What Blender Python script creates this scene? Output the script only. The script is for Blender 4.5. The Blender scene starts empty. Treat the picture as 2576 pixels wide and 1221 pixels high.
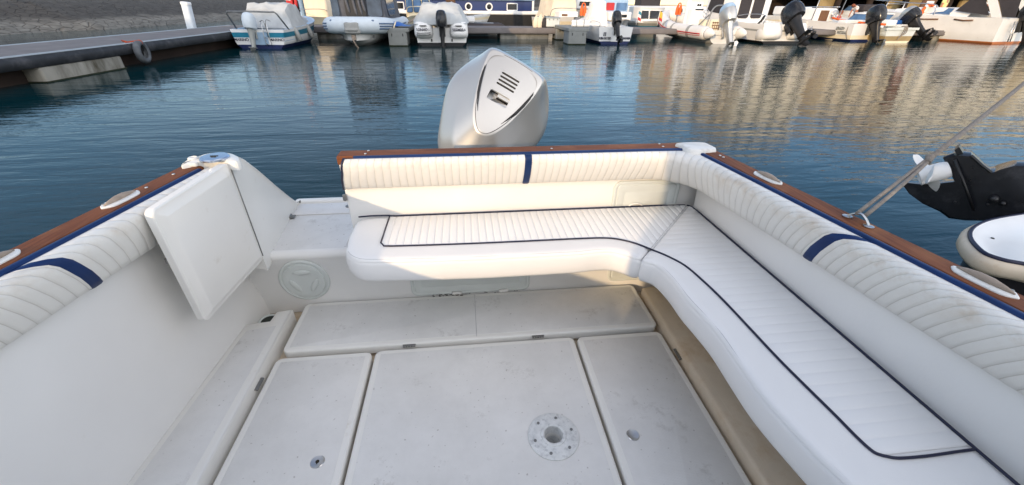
import bpy, bmesh, math, random
from mathutils import Vector, Matrix, noise as mnoise
PI = math.pi
R = math.radians
random.seed(7)
sc = bpy.context.scene
COL = sc.collection

# ------------------------------------------------------------------ camera
PITCH, YAW, ROLL, FL, EYE = 0.53957, 0.11509, 0.012177, 1010.0, 1.30
IW, IH = 2576.0, 1221.0
WATER = -0.25                       # water level; 0 is the cockpit sole
_f = Vector((math.sin(YAW)*math.cos(PITCH), math.cos(YAW)*math.cos(PITCH), -math.sin(PITCH)))
_r0 = Vector((math.cos(YAW), -math.sin(YAW), 0))
_u0 = _r0.cross(_f)
_r = math.cos(ROLL)*_r0 + math.sin(ROLL)*_u0
_u = -math.sin(ROLL)*_r0 + math.cos(ROLL)*_u0
EYEP = Vector((0, 0, EYE))
cd = bpy.data.cameras.new("camera")
cam = bpy.data.objects.new("camera", cd)
COL.objects.link(cam)
mw = Matrix((_r, _u, -_f)).transposed().to_4x4()
mw.translation = EYEP
cam.matrix_world = mw
cd.sensor_width = 36
cd.lens = FL/IW*36
cd.clip_start = 0.02
cd.clip_end = 2000
sc.camera = cam


def _ray(u, v):
    return (u-IW/2)/FL*_r - (v-IH/2)/FL*_u + _f


def at(u, v, z):
    d = _ray(u, v)
    return EYEP + d*((z-EYE)/d.z)


def atY(u, v, y):
    d = _ray(u, v)
    return EYEP + d*(y/d.y)


# ------------------------------------------------------------------ sun, sky, exposure
SUN_EL, SUN_DIR = R(13), (0.6, 0.8)          # light travels towards +x, +y
sd = Vector((SUN_DIR[0]*math.cos(SUN_EL), SUN_DIR[1]*math.cos(SUN_EL), -math.sin(SUN_EL)))
sl = bpy.data.lights.new("sun", 'SUN')
sl.energy = 2.0
sl.angle = R(0.6)
sl.color = (0.92, 0.66, 0.39)
so = bpy.data.objects.new("sun", sl)
COL.objects.link(so)
so.rotation_euler = sd.to_track_quat('-Z', 'Y').to_euler()
so.location = (-20, -30, 20)
w = bpy.data.worlds.new("World")
sc.world = w
w.use_nodes = True
nt = w.node_tree
bg = nt.nodes['Background']
sky = nt.nodes.new('ShaderNodeTexSky')
sky.sky_type = 'NISHITA'
sky.sun_disc = False
sky.sun_elevation = SUN_EL
sky.sun_rotation = math.atan2(-SUN_DIR[0], -SUN_DIR[1])
sky.air_density = 1.0
sky.dust_density = 0.3
sky.ozone_density = 3.2
# thin procedural cloud cover in the sky itself
tc = nt.nodes.new('ShaderNodeTexCoord')
sep = nt.nodes.new('ShaderNodeSeparateXYZ')
nt.links.new(tc.outputs['Generated'], sep.inputs[0])
mx = nt.nodes.new('ShaderNodeMath'); mx.operation = 'ADD'; mx.inputs[1].default_value = 0.12
nt.links.new(sep.outputs['Z'], mx.inputs[0])
dv = nt.nodes.new('ShaderNodeVectorMath'); dv.operation = 'DIVIDE'
cmb = nt.nodes.new('ShaderNodeCombineXYZ')
for i in range(3):
    nt.links.new(mx.outputs[0], cmb.inputs[i])
nt.links.new(tc.outputs['Generated'], dv.inputs[0])
nt.links.new(cmb.outputs[0], dv.inputs[1])
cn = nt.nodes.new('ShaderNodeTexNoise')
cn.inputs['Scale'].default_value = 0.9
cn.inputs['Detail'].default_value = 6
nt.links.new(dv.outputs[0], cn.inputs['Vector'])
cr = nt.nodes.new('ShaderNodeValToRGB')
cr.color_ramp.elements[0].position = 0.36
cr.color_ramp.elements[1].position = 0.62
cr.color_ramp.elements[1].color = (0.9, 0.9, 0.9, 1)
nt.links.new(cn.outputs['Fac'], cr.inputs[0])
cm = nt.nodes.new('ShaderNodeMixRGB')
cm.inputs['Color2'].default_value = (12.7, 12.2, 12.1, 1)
# bright cloud bank added behind the viewer for ambient fill, thinning to blue ahead
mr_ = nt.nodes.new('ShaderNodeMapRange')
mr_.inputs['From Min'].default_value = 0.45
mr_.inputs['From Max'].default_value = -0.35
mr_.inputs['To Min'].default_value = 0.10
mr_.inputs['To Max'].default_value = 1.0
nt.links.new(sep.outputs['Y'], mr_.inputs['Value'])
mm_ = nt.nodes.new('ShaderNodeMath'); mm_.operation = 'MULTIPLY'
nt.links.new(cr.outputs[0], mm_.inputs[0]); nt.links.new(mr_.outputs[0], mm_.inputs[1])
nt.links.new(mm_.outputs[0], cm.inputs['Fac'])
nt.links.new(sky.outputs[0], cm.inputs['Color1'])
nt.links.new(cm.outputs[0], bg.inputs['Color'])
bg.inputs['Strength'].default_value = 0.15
sc.view_settings.view_transform = 'Standard'
sc.view_settings.look = 'None'
sc.view_settings.exposure = 0.75
sc.view_settings.gamma = 1
sc.view_settings.use_curve_mapping = False
sc.cycles.use_denoising = True
sc.cycles.max_bounces = 8

# ------------------------------------------------------------------ materials
MAT = {}


def _nodes(name):
    m = bpy.data.materials.new(name)
    m.use_nodes = True
    t = m.node_tree
    return m, t, t.nodes['Principled BSDF']


def mat(name, col, rough=0.5, metal=0.0, var=0.12, vs=6.0, bump=0.0, bs=60.0, stain=None, stretch=(1, 1, 1), ior=1.45, coat=0.0, spec=None):
    """Principled material with noise-broken colour; stain = (colour, scale, low, high)."""
    m, t, b = _nodes(name)
    N, L = t.nodes, t.links
    tc = N.new('ShaderNodeTexCoord')
    mp = N.new('ShaderNodeMapping')
    mp.inputs['Scale'].default_value = stretch
    L.new(tc.outputs['Object'], mp.inputs['Vector'])
    nz = N.new('ShaderNodeTexNoise')
    nz.inputs['Scale'].default_value = vs
    nz.inputs['Detail'].default_value = 5
    L.new(mp.outputs[0], nz.inputs['Vector'])
    rp = N.new('ShaderNodeValToRGB')
    rp.color_ramp.elements[0].position = 0.3
    rp.color_ramp.elements[1].position = 0.72
    rp.color_ramp.elements[0].color = tuple(max(0, c*(1-var)) for c in col)+(1,)
    rp.color_ramp.elements[1].color = tuple(min(1, c*(1+var*0.6)) for c in col)+(1,)
    L.new(nz.outputs['Fac'], rp.inputs[0])
    out = rp.outputs[0]
    if stain:
        sn = N.new('ShaderNodeTexNoise')
        sn.inputs['Scale'].default_value = stain[1]
        sn.inputs['Detail'].default_value = 7
        sn.inputs['Roughness'].default_value = 0.65
        L.new(mp.outputs[0], sn.inputs['Vector'])
        sr = N.new('ShaderNodeMapRange')
        sr.inputs['From Min'].default_value = stain[2]
        sr.inputs['From Max'].default_value = stain[3]
        L.new(sn.outputs['Fac'], sr.inputs['Value'])
        mx = N.new('ShaderNodeMixRGB')
        mx.inputs['Color2'].default_value = tuple(stain[0])+(1,)
        L.new(sr.outputs[0], mx.inputs['Fac'])
        L.new(out, mx.inputs['Color1'])
        out = mx.outputs[0]
    L.new(out, b.inputs['Base Color'])
    b.inputs['Roughness'].default_value = rough
    b.inputs['Metallic'].default_value = metal
    b.inputs['IOR'].default_value = ior
    b.inputs['Coat Weight'].default_value = coat
    if spec is not None:
        b.inputs['Specular IOR Level'].default_value = spec
    if bump:
        bn = N.new('ShaderNodeTexNoise')
        bn.inputs['Scale'].default_value = bs
        bn.inputs['Detail'].default_value = 3
        L.new(mp.outputs[0], bn.inputs['Vector'])
        bp = N.new('ShaderNodeBump')
        bp.inputs['Strength'].default_value = bump
        bp.inputs['Distance'].default_value = 0.01
        L.new(bn.outputs['Fac'], bp.inputs['Height'])
        L.new(bp.outputs[0], b.inputs['Normal'])
    MAT[name] = m
    return m


mat('gelcoat', (.76, .745, .70), .32, var=.05, vs=3, stain=((.55, .50, .42), 9, .62, .85))
mat('gelcoat_wall', (.77, .76, .73), .42, var=.06, vs=2.2, bump=.03, bs=90, stain=((.50, .46, .40), 14, .68, .9))
mat('gelcoat_dirty', (.64, .54, .41), .5, var=.14, vs=5, stain=((.40, .26, .13), 5, .48, .78))
mat('vinyl', (.79, .78, .74), .45, var=.04, vs=4, bump=.05, bs=160)
mat('vinyl_seat', (.76, .755, .74), .42, var=.03, vs=4, bump=.05, bs=160, stain=((.6, .56, .5), 16, .72, .95))
mat('navy', (.005, .026, .105), .45, var=.2, vs=9, spec=.3)
mat('navy_piping', (.008, .010, .035), .45, var=.1)
mat('thread', (.42, .42, .42), .8)
mat('plastic_white', (.74, .73, .69), .4, var=.08, stain=((.5, .47, .40), 22, .55, .8))
mat('hatch_grey', (.60, .63, .60), .45, var=.05)
mat('socket_grey', (.66, .67, .66), .5, var=.12, vs=40, stain=((.46, .47, .47), 60, .5, .65))
mat('steel', (.55, .55, .55), .28, 1.0, var=.1)
mat('steel_dull', (.25, .25, .24), .45, .8, var=.2)
mat('dark_gap', (.05, .045, .04), .8)
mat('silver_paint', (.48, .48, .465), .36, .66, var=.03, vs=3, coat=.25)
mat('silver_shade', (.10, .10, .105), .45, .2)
mat('black_plastic', (.012, .012, .013), .38, var=.3)
mat('black_gloss', (.014, .015, .018), .22, var=.3, vs=14, stain=((.05, .05, .055), 8, .55, .8))
mat('black_hull', (.012, .010, .012), .3)
mat('worn_horn', (.34, .27, .21), .55, var=.25, vs=30)
mat('lid_chrome', (.45, .52, .62), .22, .9, var=.1)
mat('drain_dark', (.02, .025, .02), .6)
mat('mould', (.035, .030, .018), .9, var=.5, vs=60)
mat('rope', (.26, .225, .19), .85, var=.25, vs=60, bump=.8, bs=180)
mat('rope_orange', (.45, .07, .02), .8)
mat('white', (.80, .80, .78), .35, var=.04)
mat('cream', (.80, .70, .50), .4, var=.06)
mat('boat_white', (.78, .77, .74), .35, var=.05, vs=2, stain=((.5, .46, .38), 3, .62, .9))
mat('boat_grey', (.34, .35, .33), .45, var=.1)
mat('teal', (.02, .20, .30), .35)
mat('bluepaint', (.03, .12, .40), .4)
mat('light_blue', (.33, .47, .62), .4)
mat('antifoul_navy', (.012, .022, .09), .55, var=.2)
mat('antifoul_black', (.012, .012, .014), .5)
mat('antifoul_orange', (.48, .16, .05), .55)
mat('canvas_grey', (.10, .105, .12), .85, var=.2, vs=5, bump=.3, bs=9)
mat('canvas_pale', (.46, .48, .48), .85, var=.16, vs=2.5, bump=.35, bs=6)
mat('canvas_white', (.74, .73, .70), .8, var=.08, vs=3, bump=.4, bs=5)
mat('canvas_cream', (.76, .66, .50), .8, var=.08, vs=3)
mat('canvas_dark', (.035, .03, .032), .7)
mat('hypalon', (.60, .66, .70), .5, var=.06)
mat('hypalon_white', (.72, .70, .66), .5, var=.06, vs=3)
mat('hypalon_blue', (.10, .15, .24), .5)
mat('hypalon_grey', (.33, .33, .31), .6)
mat('red_stripe', (.45, .03, .03), .5)
mat('orange', (.75, .13, .02), .6)
mat('red', (.55, .03, .03), .6, var=.3, vs=12)
mat('yellow', (.70, .45, .05), .6)
mat('window_dark', (.012, .014, .018), .08, var=.3)
mat('window_blue', (.10, .19, .34), .12, var=.35, vs=2)
mat('canopy_vinyl', (.045, .065, .10), .14, var=.5, vs=3)
mat('barge_navy', (.018, .035, .13), .35, var=.15, vs=1)
mat('barge_black', (.018, .017, .016), .5, var=.3)
mat('pile_brown', (.16, .075, .035), .75, var=.3, vs=3, stretch=(3, 3, .5))
mat('pale_pile', (.62, .68, .72), .5, var=.08)
mat('concrete', (.26, .25, .215), .85, var=.2, vs=3, bump=.4, bs=30, stain=((.05, .042, .022), 1.6, .46, .66), stretch=(1, 1, .35))
mat('concrete_float', (.22, .228, .215), .8, var=.12, vs=4, bump=.3, bs=40)
mat('algae', (.022, .026, .010), .9, var=.5, vs=9)
mat('deck_grey', (.17, .155, .15), .85, var=.18, vs=2, bump=.3, bs=60)
mat('deck_edge', (.32, .36, .38), .6, var=.1)
mat('rubber', (.028, .030, .034), .6, var=.35, vs=4, stain=((.07, .07, .075), 3, .5, .7))
mat('tyre', (.10, .11, .12), .7, var=.3, vs=8)
mat('quay_dark', (.028, .017, .012), .9, var=.5, vs=1.2)
mat('quay_tan', (.34, .25, .12), .85, var=.25, vs=1.5)
mat('skin', (.45, .24, .16), .5, var=.06)
mat('skin_sun', (.42, .16, .09), .5, var=.06)
mat('hair_red', (.22, .06, .02), .6)
mat('hair_dark', (.03, .02, .015), .6)
mat('shirt_white', (.75, .74, .72), .8)
mat('shirt_yellow', (.72, .70, .28), .8)
mat('cloth_dark', (.03, .03, .035), .8)
mat('facade', (.74, .64, .47), .85, var=.2, vs=.25, stain=((.50, .38, .25), .6, .55, .85))
mat('facade_pale', (.80, .74, .60), .85, var=.2, vs=.3)
mat('roof_tile', (.28, .11, .06), .85)
mat('shed', (.22, .21, .20), .8)


def special_teak():
    m, t, b = _nodes('teak')
    N, L = t.nodes, t.links
    tc = N.new('ShaderNodeTexCoord'); mp = N.new('ShaderNodeMapping')
    mp.inputs['Scale'].default_value = (1, 1, 1)
    L.new(tc.outputs['UV'], mp.inputs['Vector'])
    mp.inputs['Scale'].default_value = (2.2, 60, 1)
    nz = N.new('ShaderNodeTexNoise'); nz.inputs['Scale'].default_value = 1.6; nz.inputs['Detail'].default_value = 8; nz.inputs['Roughness'].default_value = .65
    L.new(mp.outputs[0], nz.inputs['Vector'])
    rp = N.new('ShaderNodeValToRGB')
    e = rp.color_ramp.elements
    e[0].position = .28; e[0].color = (.075, .021, .008, 1)
    e[1].position = .75; e[1].color = (.26, .092, .034, 1)
    L.new(nz.outputs['Fac'], rp.inputs[0])
    n2 = N.new('ShaderNodeTexNoise'); n2.inputs['Scale'].default_value = 7; n2.inputs['Detail'].default_value = 6
    L.new(tc.outputs['Object'], n2.inputs['Vector'])
    mr = N.new('ShaderNodeMapRange'); mr.inputs['From Min'].default_value = .52; mr.inputs['From Max'].default_value = .78; mr.inputs['To Max'].default_value = .6
    L.new(n2.outputs['Fac'], mr.inputs['Value'])
    mx = N.new('ShaderNodeMixRGB'); mx.inputs['Color2'].default_value = (.34, .15, .06, 1)
    L.new(mr.outputs[0], mx.inputs['Fac']); L.new(rp.outputs[0], mx.inputs['Color1'])
    L.new(mx.outputs[0], b.inputs['Base Color'])
    bp = N.new('ShaderNodeBump'); bp.inputs['Strength'].default_value = .25; bp.inputs['Distance'].default_value = .002
    L.new(nz.outputs['Fac'], bp.inputs['Height']); L.new(bp.outputs[0], b.inputs['Normal'])
    b.inputs['Roughness'].default_value = .6
    b.inputs['Specular IOR Level'].default_value = .2
    MAT['teak'] = m


special_teak()


def special_nonskid():
    """Moulded diamond non-skid gelcoat with ground-in dirt."""
    m, t, b = _nodes('nonskid')
    N, L = t.nodes, t.links
    tc = N.new('ShaderNodeTexCoord')
    vo = N.new('ShaderNodeTexVoronoi'); vo.inputs['Scale'].default_value = 210; vo.inputs['Randomness'].default_value = .15
    L.new(tc.outputs['Object'], vo.inputs['Vector'])
    n1 = N.new('ShaderNodeTexNoise'); n1.inputs['Scale'].default_value = 3.2; n1.inputs['Detail'].default_value = 9; n1.inputs['Roughness'].default_value = .68
    L.new(tc.outputs['Object'], n1.inputs['Vector'])
    rp = N.new('ShaderNodeValToRGB'); e = rp.color_ramp.elements
    e[0].position = .36; e[0].color = (.63, .62, .595, 1)
    e[1].position = .62; e[1].color = (.715, .705, .68, 1)
    L.new(n1.outputs['Fac'], rp.inputs[0])
    n2 = N.new('ShaderNodeTexNoise'); n2.inputs['Scale'].default_value = 26; n2.inputs['Detail'].default_value = 8; n2.inputs['Roughness'].default_value = .75
    L.new(tc.outputs['Object'], n2.inputs['Vector'])
    n3 = N.new('ShaderNodeTexNoise'); n3.inputs['Scale'].default_value = 5; n3.inputs['Detail'].default_value = 2
    L.new(tc.outputs['Object'], n3.inputs['Vector'])
    mu = N.new('ShaderNodeMath'); mu.operation = 'MULTIPLY'
    L.new(n2.outputs['Fac'], mu.inputs[0]); L.new(n3.outputs['Fac'], mu.inputs[1])
    mr = N.new('ShaderNodeMapRange'); mr.inputs['From Min'].default_value = .325; mr.inputs['From Max'].default_value = .44; mr.inputs['To Max'].default_value = .5
    L.new(mu.outputs[0], mr.inputs['Value'])
    mx = N.new('ShaderNodeMixRGB'); mx.inputs['Color2'].default_value = (.40, .38, .35, 1)
    L.new(mr.outputs[0], mx.inputs['Fac']); L.new(rp.outputs[0], mx.inputs['Color1'])
    n6 = N.new('ShaderNodeTexNoise'); n6.inputs['Scale'].default_value = 75; n6.inputs['Detail'].default_value = 1
    L.new(tc.outputs['Object'], n6.inputs['Vector'])
    r6 = N.new('ShaderNodeMapRange'); r6.inputs['From Min'].default_value = .72; r6.inputs['From Max'].default_value = .78; r6.inputs['To Max'].default_value = .55
    L.new(n6.outputs['Fac'], r6.inputs['Value'])
    m6 = N.new('ShaderNodeMixRGB'); m6.inputs['Color2'].default_value = (.26, .23, .20, 1)
    L.new(r6.outputs[0], m6.inputs['Fac']); L.new(mx.outputs[0], m6.inputs['Color1'])
    L.new(m6.outputs[0], b.inputs['Base Color'])
    bp = N.new('ShaderNodeBump'); bp.inputs['Strength'].default_value = .35; bp.inputs['Distance'].default_value = .0012; bp.invert = True
    L.new(vo.outputs['Distance'], bp.inputs['Height']); L.new(bp.outputs[0], b.inputs['Normal'])
    b.inputs['Roughness'].default_value = .5
    MAT['nonskid'] = m


special_nonskid()


def special_bolster():
    """White vinyl with tan wear along the rounded ridge."""
    m, t, b = _nodes('vinyl_bolster')
    N, L = t.nodes, t.links
    tc = N.new('ShaderNodeTexCoord')
    at_ = N.new('ShaderNodeAttribute'); at_.attribute_name = 'wear'
    n1 = N.new('ShaderNodeTexNoise'); n1.inputs['Scale'].default_value = 11; n1.inputs['Detail'].default_value = 8; n1.inputs['Roughness'].default_value = .7
    L.new(tc.outputs['Object'], n1.inputs['Vector'])
    mr = N.new('ShaderNodeMapRange'); mr.inputs['From Min'].default_value = .42; mr.inputs['From Max'].default_value = .72
    L.new(n1.outputs['Fac'], mr.inputs['Value'])
    mu = N.new('ShaderNodeMath'); mu.operation = 'MULTIPLY'
    L.new(mr.outputs[0], mu.inputs[0]); L.new(at_.outputs['Fac'], mu.inputs[1])
    mx = N.new('ShaderNodeMixRGB'); mx.inputs['Color1'].default_value = (.74, .725, .68, 1); mx.inputs['Color2'].default_value = (.50, .39, .27, 1)
    L.new(mu.outputs[0], mx.inputs['Fac'])
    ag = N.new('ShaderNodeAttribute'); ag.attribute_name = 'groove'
    m2 = N.new('ShaderNodeMixRGB'); m2.inputs['Color2'].default_value = (.47, .44, .39, 1)  # rib grooves darkened in the colour, standing in for crease shade
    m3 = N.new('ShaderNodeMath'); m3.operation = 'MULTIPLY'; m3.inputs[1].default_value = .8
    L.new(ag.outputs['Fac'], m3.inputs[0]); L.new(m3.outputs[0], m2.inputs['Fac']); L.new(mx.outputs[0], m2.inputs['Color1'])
    L.new(m2.outputs[0], b.inputs['Base Color'])
    n2 = N.new('ShaderNodeTexNoise'); n2.inputs['Scale'].default_value = 170
    L.new(tc.outputs['Object'], n2.inputs['Vector'])
    bp = N.new('ShaderNodeBump'); bp.inputs['Strength'].default_value = .06; bp.inputs['Distance'].default_value = .01
    L.new(n2.outputs['Fac'], bp.inputs['Height']); L.new(bp.outputs[0], b.inputs['Normal'])
    b.inputs['Roughness'].default_value = .45
    MAT['vinyl_bolster'] = m


special_bolster()


def special_water():
    m, t, b = _nodes('water')
    N, L = t.nodes, t.links
    tc = N.new('ShaderNodeTexCoord')

    def layer(scale, stretch, detail, rot=0):
        mp = N.new('ShaderNodeMapping'); mp.inputs['Scale'].default_value = stretch; mp.inputs['Rotation'].default_value = (0, 0, rot)
        L.new(tc.outputs['Object'], mp.inputs['Vector'])
        nz = N.new('ShaderNodeTexNoise'); nz.inputs['Scale'].default_value = scale; nz.inputs['Detail'].default_value = detail; nz.inputs['Roughness'].default_value = .55
        nz.inputs['Distortion'].default_value = .4
        L.new(mp.outputs[0], nz.inputs['Vector'])
        return nz.outputs['Fac']
    a = layer(1.0, (.45, 1.6, 1), 3, R(10))
    c = layer(4.2, (.45, 1.7, 1), 3, R(-6))
    d = layer(13, (.55, 1.5, 1), 2, R(14))
    prev = None
    for fac, dist in ((a, .018), (c, .0058), (d, .0013)):
        bp = N.new('ShaderNodeBump'); bp.inputs['Strength'].default_value = 1.0; bp.inputs['Distance'].default_value = dist
        L.new(fac, bp.inputs['Height'])
        if prev:
            L.new(prev, bp.inputs['Normal'])
        prev = bp.outputs[0]
    L.new(prev, b.inputs['Normal'])
    b.inputs['Base Color'].default_value = (.0015, .024, .030, 1)
    b.inputs['Roughness'].default_value = .02
    b.inputs['IOR'].default_value = 1.333
    b.inputs['Specular IOR Level'].default_value = .22
    b.inputs['Specular Tint'].default_value = (.78, .97, .95, 1)
    MAT['water'] = m


special_water()


def special_stone():
    m, t, b = _nodes('stone_revetment')
    N, L = t.nodes, t.links
    tc = N.new('ShaderNodeTexCoord'); mp = N.new('ShaderNodeMapping')
    mp.inputs['Scale'].default_value = (1.0, .8, 1.6)
    L.new(tc.outputs['Object'], mp.inputs['Vector'])
    vo = N.new('ShaderNodeTexVoronoi'); vo.feature = 'DISTANCE_TO_EDGE'; vo.inputs['Scale'].default_value = 2.6
    L.new(mp.outputs[0], vo.inputs['Vector'])
    rr = N.new('ShaderNodeMapRange'); rr.inputs['From Max'].default_value = .05
    L.new(vo.outputs['Distance'], rr.inputs['Value'])
    nz = N.new('ShaderNodeTexNoise'); nz.inputs['Scale'].default_value = 2.2; nz.inputs['Detail'].default_value = 8
    L.new(mp.outputs[0], nz.inputs['Vector'])
    rp = N.new('ShaderNodeValToRGB'); e = rp.color_ramp.elements
    e[0].position = .3; e[0].color = (.105, .098, .082, 1); e[1].position = .75; e[1].color = (.21, .20, .172, 1)
    L.new(nz.outputs['Fac'], rp.inputs[0])
    mx = N.new('ShaderNodeMixRGB'); mx.inputs['Color1'].default_value = (.075, .068, .058, 1)
    L.new(rr.outputs[0], mx.inputs['Fac']); L.new(rp.outputs[0], mx.inputs['Color2'])
    # tide band: the upper courses are darker, weathered stone
    sp = N.new('ShaderNodeSeparateXYZ'); L.new(tc.outputs['Object'], sp.inputs[0])
    m2 = N.new('ShaderNodeMixRGB'); m2.blend_type = 'MULTIPLY'; m2.inputs['Color2'].default_value = (.36, .35, .35, 1)
    n4 = N.new('ShaderNodeMath'); n4.operation = 'ADD'
    n5 = N.new('ShaderNodeTexNoise'); n5.inputs['Scale'].default_value = .7
    L.new(tc.outputs['Object'], n5.inputs['Vector'])
    mm = N.new('ShaderNodeMath'); mm.operation = 'MULTIPLY'; mm.inputs[1].default_value = .5
    L.new(n5.outputs['Fac'], mm.inputs[0]); L.new(mm.outputs[0], n4.inputs[0]); L.new(sp.outputs['Z'], n4.inputs[1])
    r2 = N.new('ShaderNodeMapRange'); r2.inputs['From Min'].default_value = .38; r2.inputs['From Max'].default_value = .55
    L.new(n4.outputs[0], r2.inputs['Value']); L.new(r2.outputs[0], m2.inputs['Fac']); L.new(mx.outputs[0], m2.inputs['Color1'])
    L.new(m2.outputs[0], b.inputs['Base Color'])
    bp = N.new('ShaderNodeBump'); bp.inputs['Strength'].default_value = .8; bp.inputs['Distance'].default_value = .08
    L.new(rr.outputs[0], bp.inputs['Height']); L.new(bp.outputs[0], b.inputs['Normal'])
    b.inputs['Roughness'].default_value = .9
    MAT['stone_revetment'] = m


special_stone()


# ------------------------------------------------------------------ builders
def tag(o, label=None, cat=None, group=None, kind=None):
    if label: o['label'] = label
    if cat: o['category'] = cat
    if group: o['group'] = group
    if kind: o['kind'] = kind
    return o


def thing(name, label, cat, loc=(0, 0, 0), rz=0, group=None):
    o = bpy.data.objects.new(name, None)
    COL.objects.link(o)
    o.location = loc
    o.rotation_euler = (0, 0, rz)
    o.empty_display_size = .2
    return tag(o, label, cat, group)


def V(*a):
    return Vector(a)


def catmull(pts, n=6, closed=False):
    P = [Vector(p) for p in pts]
    out = []
    m = len(P)
    rng = range(m) if closed else range(m-1)
    for i in rng:
        p0 = P[(i-1) % m] if closed or i > 0 else P[0]*2-P[1]
        p1, p2 = P[i], P[(i+1) % m]
        p3 = P[(i+2) % m] if closed or i+2 < m else P[-1]*2-P[-2]
        for k in range(n):
            s = k/n
            out.append(.5*((2*p1)+(p2-p0)*s+(2*p0-5*p1+4*p2-p3)*s*s+(3*p1-p0-3*p2+p3)*s**3))
    if not closed:
        out.append(P[-1].copy())
    return out


def resample(pts, n, closed=False):
    P = [Vector(p) for p in pts]
    if closed:
        P = P+[P[0]]
    d = [0]
    for a, b in zip(P, P[1:]):
        d.append(d[-1]+(b-a).length)
    out = []
    cnt = n if closed else n-1
    j = 0
    for i in range(n):
        s = d[-1]*i/cnt
        while j < len(d)-2 and d[j+1] < s:
            j += 1
        f = (s-d[j])/max(1e-9, d[j+1]-d[j])
        out.append(P[j].lerp(P[j+1], min(1, max(0, f))))
    return out


def offset2d(pts, d):
    """Offset a CCW outline (list of 2-D/3-D points) inwards by d."""
    n = len(pts)
    out = []
    for i in range(n):
        a, b, c = pts[i-1], pts[i], pts[(i+1) % n]
        e1 = Vector((b[0]-a[0], b[1]-a[1])); e2 = Vector((c[0]-b[0], c[1]-b[1]))
        if e1.length < 1e-9: e1 = e2
        if e2.length < 1e-9: e2 = e1
        e1.normalize(); e2.normalize()
        n1 = Vector((-e1.y, e1.x)); n2 = Vector((-e2.y, e2.x))
        nn = n1+n2
        if nn.length < 1e-6: nn = n1.copy()
        nn.normalize()
        k = d/max(.45, nn.dot(n1))
        out.append(Vector((b[0]+nn.x*k, b[1]+nn.y*k)))
    return out


def rrect(x0, y0, x1, y1, r, n=5):
    out = []
    for cx, cy, a in ((x1-r, y0+r, -90), (x1-r, y1-r, 0), (x0+r, y1-r, 90), (x0+r, y0+r, 180)):
        for k in range(n+1):
            t = R(a+90*k/n)
            out.append(Vector((cx+r*math.cos(t), cy+r*math.sin(t))))
    return out


def rr_in(x0, y0, x1, y1, r, d, n=5):
    return rrect(x0+d, y0+d, x1-d, y1-d, max(r-d, .004), n)


def ccw(pts):
    s = sum(a[0]*b[1]-b[0]*a[1] for a, b in zip(pts, pts[1:]+pts[:1]))
    return pts if s > 0 else pts[::-1]


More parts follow.
